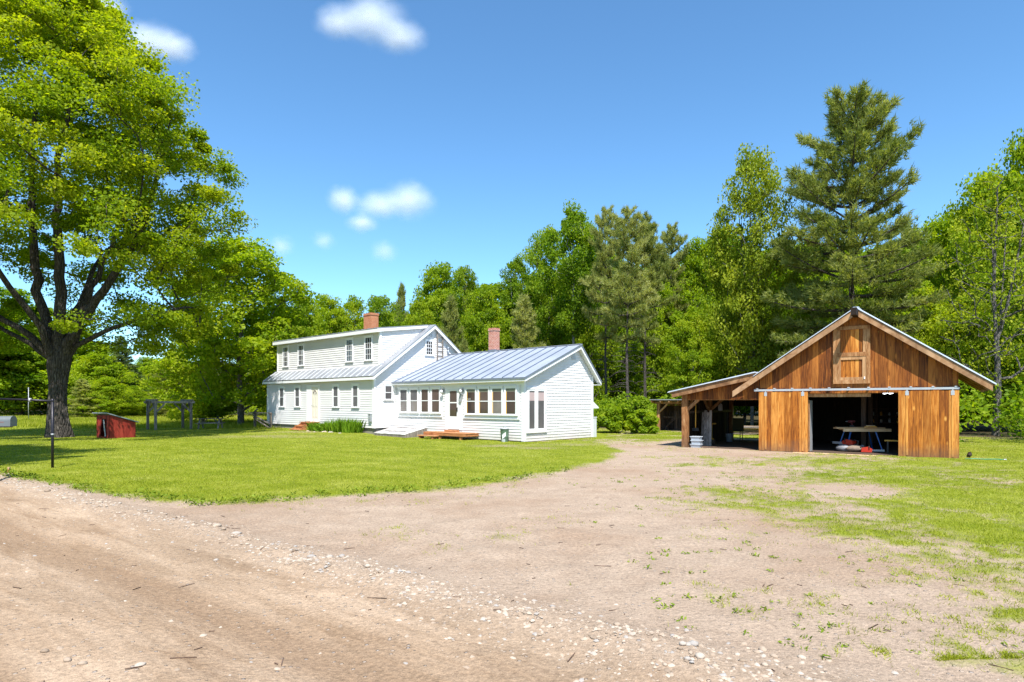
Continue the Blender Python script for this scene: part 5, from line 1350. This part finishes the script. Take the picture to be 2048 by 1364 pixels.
# lean-to contents
t = barn_thing('stacked_tubs', 'stack of pale grey tubs beside the front lean-to post', 'tubs', -8.62, .12, .0)
mb = MB()
for k in range(3):
    mb.tint = k * .3; z = .15 * k; o_ = .02 * (k % 2); mb.add([(-.16 + o_, -.13, z), (.16 + o_, -.13, z), (.16 + o_, .13, z), (-.16 + o_, .13, z), (-.19 + o_, -.16, z + .145), (.19 + o_, -.16, z + .145), (.19 + o_, .16, z + .145), (-.19 + o_, .16, z + .145)],
       [(3, 2, 1, 0), (0, 1, 5, 4), (1, 2, 6, 5), (2, 3, 7, 6), (3, 0, 4, 7), (4, 5, 6, 7)]); mb.box(-.205 + o_, .205 + o_, -.175, .175, z + .125, z + .147)
mb.build('tub', M['bucket'], t)
t = barn_thing('leaning_boards', 'grey weathered boards leaning upright inside the lean-to', 'boards', -8.72, 1.1, .02)
for k in range(4):
    mb = MB(); mb.tint = .2 + .22 * k; mb.beam((.11 * k, -.05, 0), (.10 * k - .05, .30, 1.35 + .08 * (k % 2)), .10, .025, (0, -1, .2)); mb.build('board', M['grey_wood'], t)
t = barn_thing('broom', 'long yellow broom handle hanging by the front lean-to post', 'broom', -8.88, .75, .75)
mb = MB(); mb.tube([(0, 0, 0), (0, .02, .95)], .022, 8); mb.build('handle', M['yellow'], t); mb = MB(); mb.box(-.12, .12, -.03, .03, -.12, .0); mb.build('brush_head', M['black_plastic'], t)
t = barn_thing('bucket', 'pale bucket standing on the lean-to floor', 'bucket', -8.55, 4.3, .024)
mb = MB(); mb.lathe([(0, .0), (.13, 0), (.155, .33), (.165, .34), (.165, .36), (.15, .36), (.125, .02), (0, .02)], 20); mb.build('bucket_body', M['bucket'], t)
mb = MB(); mb.tube([(-.16, 0, .33), (-.14, -.12, .22), (0, -.17, .17), (.14, -.12, .22), (.16, 0, .33)], .006, 6); mb.build('handle', M['grey_metal'], t)
t = barn_thing('hand_saw_stand', 'orange wooden clamp stand by the second lean-to post', 'stand', -8.80, 2.5, .02)
mb = MB(); mb.tint = .8; mb.beam((0, 0, .25), (.02, 0, .85), .07, .05); mb.beam((-.02, 0, .84), (.20, 0, .86), .06, .05); mb.beam((0, 0, .25), (.10, 0, .18), .12, .05); mb.build('frame', M['yellow'], t)
mb = MB(); mb.box(-.1, .16, -.1, .1, 0, .17); mb.build('foot', M['shed_wood'], t)
t = barn_thing('hanging_lantern', 'pale striped lamp hanging from the lean-to rail', 'lantern', -8.75, 3.6, 1.42)
mb = MB(); mb.lathe([(.0, 0), (.09, .0), (.10, .04), (.10, .24), (.06, .30), (0, .31)], 14); mb.build('body', M['vent'], t); mb = MB(); mb.tube([(0, 0, .31), (0, 0, .55)], .008, 6); mb.build('hook', M['black_metal'], t)
t = barn_thing('garden_chair', 'olive folded chair standing by the rear of the lean-to', 'chair', -8.6, 5.6, .02)
olive = simple('olive_cloth', (.10, .095, .04), .8)
mb = MB(); mb.box(-.25, .25, -.25, .22, .42, .46); mb.build('seat', olive, t); mb = MB(); mb.box(-.25, .25, .18, .22, .47, 1.05, Matrix.Rotation(rad(-6), 4, 'X')); mb.build('backrest', olive, t)
for sx in (-.23, .20):
    for sy in (-.23, .17): mb = MB(); mb.box(sx, sx + .03, sy, sy + .03, 0, .42); mb.build('leg', olive, t)
t = thing('lumber_pile', 'pile of long rough boards on the grass behind the lean-to', 'lumber', (*at(1512, 33.5), .03), ROT + rad(12)); g = random.Random(8)
for k in range(16):
    mb = MB(); mb.tint = g.random(); L = g.uniform(1.5, 2.4); z = .04 + .055 * (k // 2) + g.uniform(0, .02)
    mb.beam((-L + g.uniform(-.2, .2), g.uniform(-.4, .4), z), (L, g.uniform(-.4, .4), z + g.uniform(-.03, .10)), g.uniform(.14, .26), .035); mb.build('plank', M['pine_board'] if k % 3 else M['grey_wood'], t)
# low open shed behind the lean-to
sx0, sy0 = at(1315, 38.6)
t = thing('open_shed', 'low open-fronted brown shed half hidden behind the lean-to', 'shed', (sx0, sy0, 0), ROT + rad(10))
mb = MB(); mb.prism([(-.35, -.45, 1.93), (3.3, -.45, 1.93), (3.3, 2.6, 1.62), (-.35, 2.6, 1.62)], (0, 0, .05)); mb.build('roof', M['roof_old'], t)
for k in range(7): mb = MB(); mb.tint = random.random(); mb.beam((-.25 + k * .55, -.40, 1.86), (-.25 + k * .55, 2.5, 1.57), .07, .11); mb.build('rafter', M['barn_beam'], t)
for x in (-.05, 1.6, 3.1): mb = MB(); mb.tint = .5; mb.box(x, x + .17, 0, .17, -.1, 1.70); mb.build('post', M['barn_beam'], t)
mb = MB(); mb.tint = .6; mb.box(-.2, 3.3, .02, .15, 1.70, 1.82); mb.build('front_beam', M['barn_beam'], t)
mb = MB(); mb.tint = .8; mb.beam((.12, .08, 1.2), (.6, .08, 1.69), .09, .09); mb.build('brace', M['barn_beam'], t)
mb = MB(); boards(mb, TF(2.3), [(-.1, -.05), (3.3, -.05), (3.3, 1.6), (-.1, 1.6)], seed=31); boards(mb, TG(-.05), [(0.2, -.05), (2.3, -.05), (2.3, 1.6), (.2, 1.7)], seed=33); mb.build('rear_wall', M['shed_wood'], t)
for x in (0, .9):
    mb = MB(); mb.tint = .3; mb.box(x + .06, x + .86, 1.02, 1.06, 0, .08); mb.box(x + .06, x + .86, 1.02, 1.06, .80, .90); mb.beam((x + .1, 1.01, .1), (x + .8, 1.01, .82), .08, .03, (0, 1, 0)); mb.box(x + .84, x + .93, .98, 1.05, 0, 1.2); mb.build('gate', M['shed_wood'], t)

# ================================================================== the lawn furniture
# red kennel
px_, py_ = -19.55, 30.1
t = thing('kennel', 'small red board dog house with a slanted metal roof', 'dog house', (px_, py_, .02), rad(60)); L, W = 1.22, 1.12
mb = MB(); boards(mb, lambda s, z, d: (s, -d, z), [(0, 0), (L, 0), (L, .76), (0, 1.14)], .14, .2, 3); mb.build('side_wall', M['red_paint'], t)
mb = MB(); boards(mb, lambda s, z, d: (s, W + d, z), [(0, 0), (L, 0), (L, .76), (0, 1.14)], .14, .2, 4); boards(mb, lambda s, z, d: (L + d, s, z), [(0, 0), (W, 0), (W, .76), (0, .76)], .14, .2, 5); mb.build('rear_wall', M['red_paint'], t)
mb = MB(); f = lambda s, z, d: (-d, s, z)
boards(mb, f, [(0, 0), (.20, 0), (.26, 1.13), (0, 1.13)], .12, .16, 6); boards(mb, f, [(.80, 0), (W, 0), (W, 1.13), (.62, 1.13)], .12, .2, 7); boards(mb, f, [(.25, .95), (.70, .95), (.70, 1.13), (.25, 1.13)], .3, .4, 8); boards(mb, f, [(.22, 0), (.80, 0), (.80, .10), (.22, .10)], .3, .4, 9)
mb.build('front_wall', M['red_paint'], t)
mb = MB(); mb.tint = .9; mb.beam((-.04, .28, .10), (-.04, .44, .92), .05, .03, (1, 0, 0)); mb.build('trim_stick', M['white_wood'], t)
mb = MB(); mb.prism([(-.18, -.10, 1.225), (L + .14, -.10, .745), (L + .14, W + .12, .745), (-.18, W + .12, 1.225)], (0, 0, .02))
for k in range(9): y = -.08 + k * .155; mb.beam((-.18, y, 1.255), (L + .14, y, .775), .06, .025)
mb.build('roof', M['roof_blue'], t)
mb = MB(); mb.box(.05, L - .05, .03, W - .05, -.02, .03); mb.build('floor', M['grey_wood'], t)
# timber arbor
t = thing('timber_arbor', 'weathered grey timber arbor frame with braced posts on the lawn', 'arbor', (-22.65, 39.4, .02), math.atan2(1.6, 1.4)); L, W, Hh = 2.15, 1.35, 1.72
for x, y in ((0, 0), (0, W), (L, 0), (L, W)):
    mb = MB(); mb.tint = random.random(); mb.box(x - .065, x + .065, y - .065, y + .065, -.1, Hh); mb.build('post', M['grey_wood'], t)
for y in (0, W): mb = MB(); mb.tint = random.random(); mb.box(-.22, L + .22, y - .06, y + .06, Hh + .002, Hh + .13); mb.build('long_beam', M['grey_wood'], t)
for x in (0, L): mb = MB(); mb.tint = random.random(); mb.box(x - .06, x + .06, -.25, W + .25, Hh + .132, Hh + .25); mb.build('cross_beam', M['grey_wood'], t)
for y in (0, W):
    for x, s in ((0, 1), (L, -1)): mb = MB(); mb.tint = random.random(); mb.beam((x + s * .06, y, Hh - .55), (x + s * .55, y, Hh - .02), .09, .08); mb.build('brace', M['grey_wood'], t)
for x in (0, L):
    for y, s in ((0, 1), (W, -1)): mb = MB(); mb.tint = random.random(); mb.beam((x, y + s * .06, Hh - .5), (x, y + s * .45, Hh + .1), .08, .08); mb.build('brace', M['grey_wood'], t)
# picnic table
t = thing('picnic_table', 'old weathered picnic table with attached bench by the leafy tree', 'picnic table', (*at(421, 41.5), .02), rad(12))
mb = MB()
for k in range(5): mb.tint = random.random(); mb.box(-.85, .80, -.36 + .145 * k, -.36 + .145 * k + .135, .66, .70)
mb.build('tabletop', M['grey_wood'], t)
for y in (-.72, .62): mb = MB(); mb.tint = random.random(); mb.box(-.75, .75, y, y + .22, .38, .42); mb.build('bench', M['grey_wood'], t)
for x in (-.6, .6):
    for s in (-1, 1): mb = MB(); mb.tint = random.random(); mb.beam((x, s * .22, .655), (x, s * .62, 0), .09, .05); mb.build('leg', M['grey_wood'], t)
    mb = MB(); mb.box(x - .02, x + .02, -.70, .82, .31, .378); mb.build('crossbar', M['grey_wood'], t)
    mb = MB(); mb.beam((x * .95, 0, .34), (x * .35, 0, .655), .07, .04); mb.build('brace', M['grey_wood'], t)
t = thing('flower_pot', 'small dark pot standing on the picnic table', 'pot', (*at(436, 41.6), .722)); mb = MB(); mb.lathe([(0, 0), (.06, 0), (.085, .12), (.095, .12), (.095, .15), (.075, .15), (0, .12)], 12); mb.build('pot', M['black_plastic'], t)
mb = MB(); mb.lathe([(.0, .12), (.05, .13), (.06, .17), (.0, .2)], 8); mb.build('plant_top', M['iris'], t)
# post-and-rail gate left of the house
t = thing('rail_fence', 'dark wooden fence post with slanting rails at the left house corner', 'fence', (*at(510, 43.2), .02), rad(-38))
mb = MB(); mb.tint = .1; mb.box(-.07, .07, -.07, .07, -.1, 1.15); mb.build('post', M['grey_wood'], t); mb = MB(); mb.tint = .2; mb.box(1.95, 2.07, -.06, .06, -.1, 1.1); mb.build('post', M['grey_wood'], t)
for p0, p1 in (((-.3, -.09, 1.08), (2.1, -.09, 1.05)), ((0, -.09, .85), (2.1, -.09, .30)), ((0, -.10, .72), (2.0, -.10, .05)), ((-.1, -.09, 1.0), (.45, -.09, 1.32))): mb = MB(); mb.tint = .4; mb.beam(p0, p1, .11, .06, (0, 0, 1)); mb.build('rail', M['grey_wood'], t)
# black post with its arm
t = thing('black_post', 'black steel post with a long horizontal arm on the lawn', 'post', (*at(105, 16.4), .0))
mb = MB(); mb.tube([(0, 0, -.2), (0, 0, 1.84)], .033, 12); mb.lathe([(.0, 1.86), (.036, 1.86), (.04, 1.80), (.036, 1.78)], 12); mb.build('upright', M['black_metal'], t)
mb = MB(); mb.tube([(0, 0, 1.80), (-.8, .0, 1.84), (-2.6, .02, 1.895)], .028, 10); mb.build('arm', M['black_metal'], t)
mb = MB(); mb.lathe([(.034, .9), (.04, .9), (.04, .94), (.034, .94)], 12); mb.tube([(-.60, 0, 1.78), (-.60, 0, 1.88)], .038, 10); mb.build('collar', M['grey_metal'], t)
t = thing('thin_pole', 'thin pale pole standing at the meadow edge above the mailbox', 'pole', (*at(57, 62), .0)); mb = MB(); mb.tube([(0, 0, -.2), (0, 0, 3.2)], .03, 8); mb.build('shaft', M['grey_metal'], t); mb = MB(); mb.lathe([(.06, 3.2), (.06, 3.25), (0, 3.3)], 8); mb.build('cap', M['galv'], t)
# mailbox on its post, at the left frame edge
t = thing('mailbox', 'grey arched mailbox with a white label at the left photo edge', 'mailbox', (*at(27, 13.4), 0), rad(8))
mb = MB(); pr = []
for k in range(13): a = math.pi * k / 12; pr.append((.11 * math.cos(a), .105 + .10 * math.sin(a) + 1.28 - .105))
pr = [(.11, 1.28 - .12)] + pr + [(-.11, 1.28 - .12)]
mb.prism([(0, y, z + .09) for y, z in pr], (-.62, 0, 0)); mb.build('body', M['mailbox'], t)
mb = MB(); mb.prism([(.004, y * 1.04, (z - 1.2) * 1.03 + 1.2 + .09) for y, z in pr], (-.03, 0, 0)); mb.build('door', M['mailbox'], t)
mb = MB(); mb.box(-.52, -.27, -.1145, -.1105, 1.29, 1.37); mb.build('label_plate', M['cloth_white'], t)
mb = MB(); mb.box(-.22, -.12, -.114, -.1105, 1.335, 1.345); mb.build('red_mark', simple('faded_red', (.25, .09, .07), .7), t)
mb = MB(); mb.box(-.45, -.35, -.05, .05, -.2, 1.245); mb.box(-.60, -.05, -.07, .07, 1.225, 1.248); mb.build('post', M['grey_wood'], t)
t = thing('wooden_stake', 'short pale-topped wooden stake at the lawn edge', 'stake', (*at(16, 14.6), .0)); mb = MB(); mb.tint = .2; mb.beam((0, 0, -.1), (.02, 0, .20), .04, .04); mb.build('shaft', M['deck'], t); mb = MB(); mb.beam((.02, 0, .2), (.025, 0, .24), .042, .042); mb.build('tip', M['pine_board'], t)
# hose and stub right of the barn
hx, hy = gnd(1930, 921); t = thing('garden_hose', 'bright green garden hose lying in the grass right of the barn', 'hose', (hx, hy, .05))
mb = MB(); mb.tube([(0, 0, 0), (.25, -.05, .01), (.5, -.12, 0), (.75, -.20, .01), (.98, -.24, 0)], .014, 8); mb.build('tube', M['green_hose'], t); mb = MB(); mb.tube([(.98, -.24, 0), (1.06, -.25, 0)], .020, 8); mb.build('nozzle', M['galv'], t)
t = thing('charred_log', 'short dark charred log stub right of the barn', 'log', (*gnd(1939, 917), .03), rad(40)); mb = MB(); mb.tube([(-.12, 0, .05), (.0, 0, .09), (.12, .02, .13)], [.05, .065, .05], 10); mb.build('bark', M['barn_in'], t); mb = MB(); mb.lathe([(0, .0), (.045, .0), (.0, .004)], 10, (.12, .02, .14)); mb.build('cut_end', M['pine_board'], t)

# ================================================================== stones, gravel, grass, weeds
g = random.Random(21); big = []
def on_ground(x, y): return float(ground_z(np.array([x]), np.array([y]))[0])
base_stones = [(472, 1077, 15), (434, 1068, 14), (420, 1062, 9), (447, 1073, 8), (622, 1121, 14), (660, 1130, 13), (684, 1132, 12), (432, 1127, 8), (600, 1078, 6), (690, 1085, 7), (735, 1153, 10), (760, 1165, 8),
               (870, 1192, 8), (899, 1282, 9), (1337, 1262, 11), (1234, 1267, 12), (1254, 1267, 10), (1256, 1284, 11), (1240, 1281, 8), (1310, 1303, 15), (1365, 1315, 12), (1387, 1312, 17), (1400, 1338, 20), (1360, 1322, 8), (1425, 1325, 12),
               (1440, 1318, 9), (1485, 1337, 12), (1345, 1290, 9), (1488, 1290, 12), (1526, 1303, 16), (1548, 1318, 14), (1604, 1320, 15), (1658, 1325, 12), (1375, 1344, 11), (1475, 1318, 10), (1060, 1215, 9), (1105, 1222, 10), (1115, 1234, 8), (1180, 1245, 8), (1250, 1258, 7), (1316, 1266, 8),
               (200, 1017, 8), (95, 990, 10), (70, 985, 8), (130, 1005, 9), (160, 1000, 7), (240, 1018, 6), (290, 1035, 7), (330, 1043, 8), (350, 1050, 7), (309, 1067, 5), (135, 1325, 14), (90, 1308, 12), (280, 1340, 16), (165, 1333, 13), (1530, 1345, 12), (1580, 1350, 10), (1640, 1345, 9), (1430, 1355, 13), (1330, 1350, 10)]
for k, (px, py, r) in enumerate(base_stones):
    x, y = gnd(px, py); R_ = r * y / FPX * .62; mb = MB(); rock(mb, (0, 0, 0), R_, g, g.uniform(.5, .75))
    o = mb.build('stone', M['stone'], None, (x, y, on_ground(x, y) - R_ * .12)); tag(o, 'pale rounded stone lying along the gravelly edge of the dirt road', 'stone', 'loose stones of the road edge')
def scatter_rocks(n, fn, rmin, rmax, name, label):
    gg = np.random.default_rng(77); unit_v = []; vs = []; fs = []; tt = []; b = 0
    xs = []; ys = []
    while len(xs) < n:
        x, y = fn(gg)
        xs.append(x); ys.append(y)
    zs = ground_z(np.array(xs), np.array(ys)); rr = rmin + (rmax - rmin) * gg.random(n) ** 3.2
    # octahedron-like pebble with jitter
    base = np.array([(1, 0, 0), (.5, .85, 0), (-.5, .85, 0), (-1, 0, 0), (-.5, -.85, 0), (.5, -.85, 0), (.35, .2, .62), (-.3, .25, .66), (0, -.4, .6)])
    F0 = np.array([(0, 1, 6), (1, 2, 7), (1, 7, 6), (2, 3, 7), (3, 4, 8), (3, 8, 7), (4, 5, 8), (5, 0, 6), (5, 6, 8), (6, 7, 8)])
    V_ = base[None] * gg.uniform(.7, 1.3, (n, 9, 1)) * np.array([1, 1, .75]); a = gg.uniform(0, 6.28, n); ca, sa = np.cos(a)[:, None], np.sin(a)[:, None]
    e = gg.uniform(.75, 1.35, n)[:, None]
    X = V_[:, :, 0] * e; Y = V_[:, :, 1] / e
    Vv = np.stack([(X * ca - Y * sa) * rr[:, None] + np.array(xs)[:, None], (X * sa + Y * ca) * rr[:, None] + np.array(ys)[:, None], V_[:, :, 2] * rr[:, None] + zs[:, None] - .12 * rr[:, None]], -1)
    Ff = (F0[None] + (np.arange(n) * 9)[:, None, None]).reshape(-1, 3)
    link(name, mesh_np(name, Vv.reshape(-1, 3), Ff, np.repeat(gg.random(n), 10), [M['stone']]), label=label, cat='gravel', kind='stuff')
def gravel_pos(gg):
    if gg.random() < .84:
        t = gg.uniform(-3, 24) if gg.random() < .6 else gg.uniform(11, 21); q = -.05 + gg.normal() * (.13 + .011 * t) - .08
    else:
        t = gg.uniform(-4, 20); q = gg.uniform(-6.5, .2)
    # along the road: direction (.793,-.609) measured from the far left
    P = np.array([-11.5, 14.0]) + np.array([.793, -.609]) * t + RN * q
    return P[0], P[1]
scatter_rocks(12500, gravel_pos, .004, .029, 'gravel', 'loose pebbles strewn along the road and its edge')

def twig_pos(gg):
    while True:
        y = 3.2 + 12 * gg.random(); x = (gg.random() * 2 - 1) * .8 * y
        if float(grass_mask(np.array([x]), np.array([y]))[0]) < .5: return x, y
gtw = np.random.default_rng(41); twx = []; mbt = MB()
for i in range(150):
    x, y = twig_pos(gtw); L = .03 + .16 * gtw.random() ** 2; a = gtw.uniform(0, 6.28); z = on_ground(x, y) + .004; mbt.tint = gtw.random()
    mbt.beam((x, y, z), (x + L * math.cos(a), y + L * math.sin(a), on_ground(x + L * math.cos(a), y + L * math.sin(a)) + .006), .006, .005)
tw = mbt.build('dry_litter', M['shed_wood'], None, label='dry twigs and straw bits littered over the bare dirt', cat='litter', kind='stuff')
def grass_field(n, fn, hmin, hmax, wd, name, label, cat, mat, lean=.5, tuft=0.05):
    gg = np.random.default_rng(abs(hash(name)) % 1000 if False else len(name) * 31)
    x, y = fn(gg, n); z = ground_z(x, y); m = len(x); D_ = np.hypot(x, y)
    d = np.stack([gg.normal(size=m) * lean, gg.normal(size=m) * lean, np.ones(m)], -1)
    hh = gg.uniform(hmin, hmax, m) * (1 + .6 * (fbm(x, y, .9, 3) - .5))
    V1, F1 = blades(np.stack([x, y, z - .005], -1), d, hh, wd * (.6 + .05 * D_))
    tv = np.clip((fbm(x, y, 1.2, 4) - .5) * 1.3 + .5 + .9 * (fbm(x - 60, y, .33, 3) - .5) + .3 * (gg.random(m) - .5) + .35 * (fbm(x * .793 - y * .609 + 40, (x * .609 + y * .793) * 6, .25, 3) - .5), 0, 1)
    link(name, mesh_np(name, V1, F1, tv, [mat]), label=label, cat=cat, kind='stuff')
def inhouse(x, y):
    return (rect_d(x, y, A0, -22.4, -9.8, -1.45, 7.2) < .01) | (rect_d(x, y, A0, -9.9, 0, 0, 5.7) < .01) | (rect_d(x, y, B0, -9.2, 0, -.1, 7.3) < .05) | (rect_d(x, y, A0, -9.8, -6.9, -1.65, 0) < .05)
def lawn_pos(gg, n):
    y = 4.2 + 50 * gg.random(n) ** 1.75; x = (gg.random(n) * 2 - 1) * (.84 * y + 1.0)
    m = grass_mask(x, y) * (1 - forest_mask(x, y)); k = (gg.random(n) < m) & ~inhouse(x, y); return x[k], y[k]
grass_field(680000, lawn_pos, .022, .060, .0085, 'lawn_grass', 'short sunlit grass blades of the lawn and yard', 'grass', M['grass'], .75)
def near_pos(gg, n):
    y = 3.6 + 12 * gg.random(n) ** 1.1; x = (gg.random(n) * 2 - 1) * (.84 * y + .5)
    m = grass_mask(x, y); k = gg.random(n) < m * .9; return x[k], y[k]
grass_field(160000, near_pos, .02, .055, .005, 'yard_grass', 'sparse grass growing over the bare yard soil', 'grass', M['grass'], .9)
def edge_pos(gg, n):
    y = 9.5 + 14 * gg.random(n); x = (gg.random(n) * 2 - 1) * (.84 * y)
    sd = poly_sd(x, y, LAWN); k = (np.abs(sd - .15) < .28) & (fbm(x, y, 1.5, 3) > .42) & (y < 16); return x[k], y[k]
def leafy(name, label, xs, ys, per, size, mat, spread=.12, hh=.10):
    gg = np.random.default_rng(len(name) + 5); n = len(xs); ci = np.repeat(np.arange(n), per); a = gg.uniform(0, 6.28, len(ci)); r = spread * gg.random(len(ci)) ** .6
    P = np.stack([xs[ci] + r * np.cos(a), ys[ci] + r * np.sin(a), np.zeros(len(ci))], -1); P[:, 2] = ground_z(P[:, 0], P[:, 1]) + hh * gg.random(len(ci))
    N = gg.normal(size=(len(ci), 3)) * .6 + [0, 0, .8]; L = size * gg.uniform(.5, 1.4, len(ci)); V1, F1 = kites(P, N, L, L * .42)
    link(name, mesh_np(name, V1, F1, gg.random(n)[ci] * .6 + .4 * gg.random(len(ci)), [mat]), label=label, cat='weeds', kind='stuff')
gg = np.random.default_rng(31); ex, ey = edge_pos(gg, 9000); leafy('edge_weeds', 'broad-leaved weeds along the front edge of the lawn', ex, ey, 11, .065, M['weed'], .13, .10)
y = 3.4 + 13 * gg.random(5200); x = gg.uniform(-.1, .9, 5200) * y * .95 + .4; q = road_q(x, y)
k = (q > .35) & (grass_mask(x, y) < .55) & (gg.random(5200) < .025 + .17 * sstep(.45, .7, fbm(x, y, .8, 4))) & (poly_sd(x, y, LAWN) < -.5) & (x > 1.2)
leafy('yard_weeds', 'small weeds scattered over the bare yard soil', x[k], y[k], 9, .040, M['weed'], .055, .022)
def meadow_pos(gg, n):
    y = 40 + 46 * gg.random(n); x = -.86 * y + gg.random(n) * (.86 * y - 8)
    m = grass_mask(x, y) * (1 - forest_mask(x, y)) * sstep(41, 46, y + 4 * (fbm(x, y, .3, 2) - .5)); k = (gg.random(n) < m) & ~inhouse(x, y); return x[k], y[k]
grass_field(110000, meadow_pos, .12, .34, .012, 'meadow_grass', 'taller meadow grass beyond the mown lawn', 'grass', M['grass'], .4)

# ================================================================== clouds: soft lit puffs of vapour
def cloud_mat(dens, nz):
    t = NT('cloud_vapour'); p = t.obj(); o = t.n('VectorMath', operation='LENGTH'); t.l(p, o.inputs[0])
    ad = t.n('VectorMath', operation='ADD'); t.l(p, ad.inputs[0]); cx = t.n('CombineXYZ'); t.l(t.math('MULTIPLY', t.rand(), 50.), cx.inputs[0]); t.l(cx.outputs[0], ad.inputs[1])
    n = t.noise(ad.outputs[0], 1.6, 6, .6)
    r = t.math('ADD', o.outputs['Value'], t.math('MULTIPLY', t.math('SUBTRACT', n, .5), nz))
    d = t.rng(r, .98, .0); d = t.math('MULTIPLY', t.math('POWER', d, 2.0), dens)
    v = t.n('VolumePrincipled'); v.inputs['Color'].default_value = (.97, .98, 1, 1); v.inputs['Anisotropy'].default_value = -.25; t.l(d, v.inputs['Density'])
    t.l(v.outputs[0], t.out.inputs['Volume']); return t.m
def cloud(px, py, wpx, hpx, dens, label, lobes, D=1400):
    x, y = at(px, D); z = zat(py, D); k = D / FPX
    t = thing('cloud', label, 'cloud', (x, y, z))
    for lx, ly, lw, lh in lobes:
        mb = MB(); prof = [(math.sin(math.pi * i / 12), -math.cos(math.pi * i / 12)) for i in range(13)]; mb.lathe(prof, 20)
        o = mb.build('puff', cloud_mat(.75 * dens / (min(lw, lh) * k), .75), t); o.location = (lx * k, 0, ly * k); o.scale = (lw * k / 2, min(lw, lh) * k / 2, lh * k / 2)
cloud(742, 52, 220, 110, 6, 'largest white cloud, high above the farmhouse', [(-62, 8, 130, 80), (5, 12, 170, 120), (60, -22, 130, 80)])
cloud(312, 85, 180, 90, 6, 'white cloud touching the top of the big maple', [(-20, 4, 170, 90), (35, -10, 110, 75)])
cloud(775, 408, 220, 100, 5, 'long white cloud low over the farmhouse', [(-88, 8, 80, 70), (-15, -2, 130, 70), (45, 8, 130, 95), (-50, -38, 80, 50)])
cloud(562, 492, 60, 60, 1.7, 'faint small cloud left of two other faint puffs', [(0, 0, 70, 60)])
cloud(648, 481, 50, 50, 1.7, 'faint small cloud between two other faint puffs', [(0, 0, 60, 50)])
cloud(768, 503, 60, 60, 2., 'faint small cloud nearest below the long white cloud', [(0, 0, 70, 60)])
cloud(205, 14, 110, 60, 5, 'wispy cloud at the upper photo edge beside the maple crown', [(0, 0, 130, 70)])
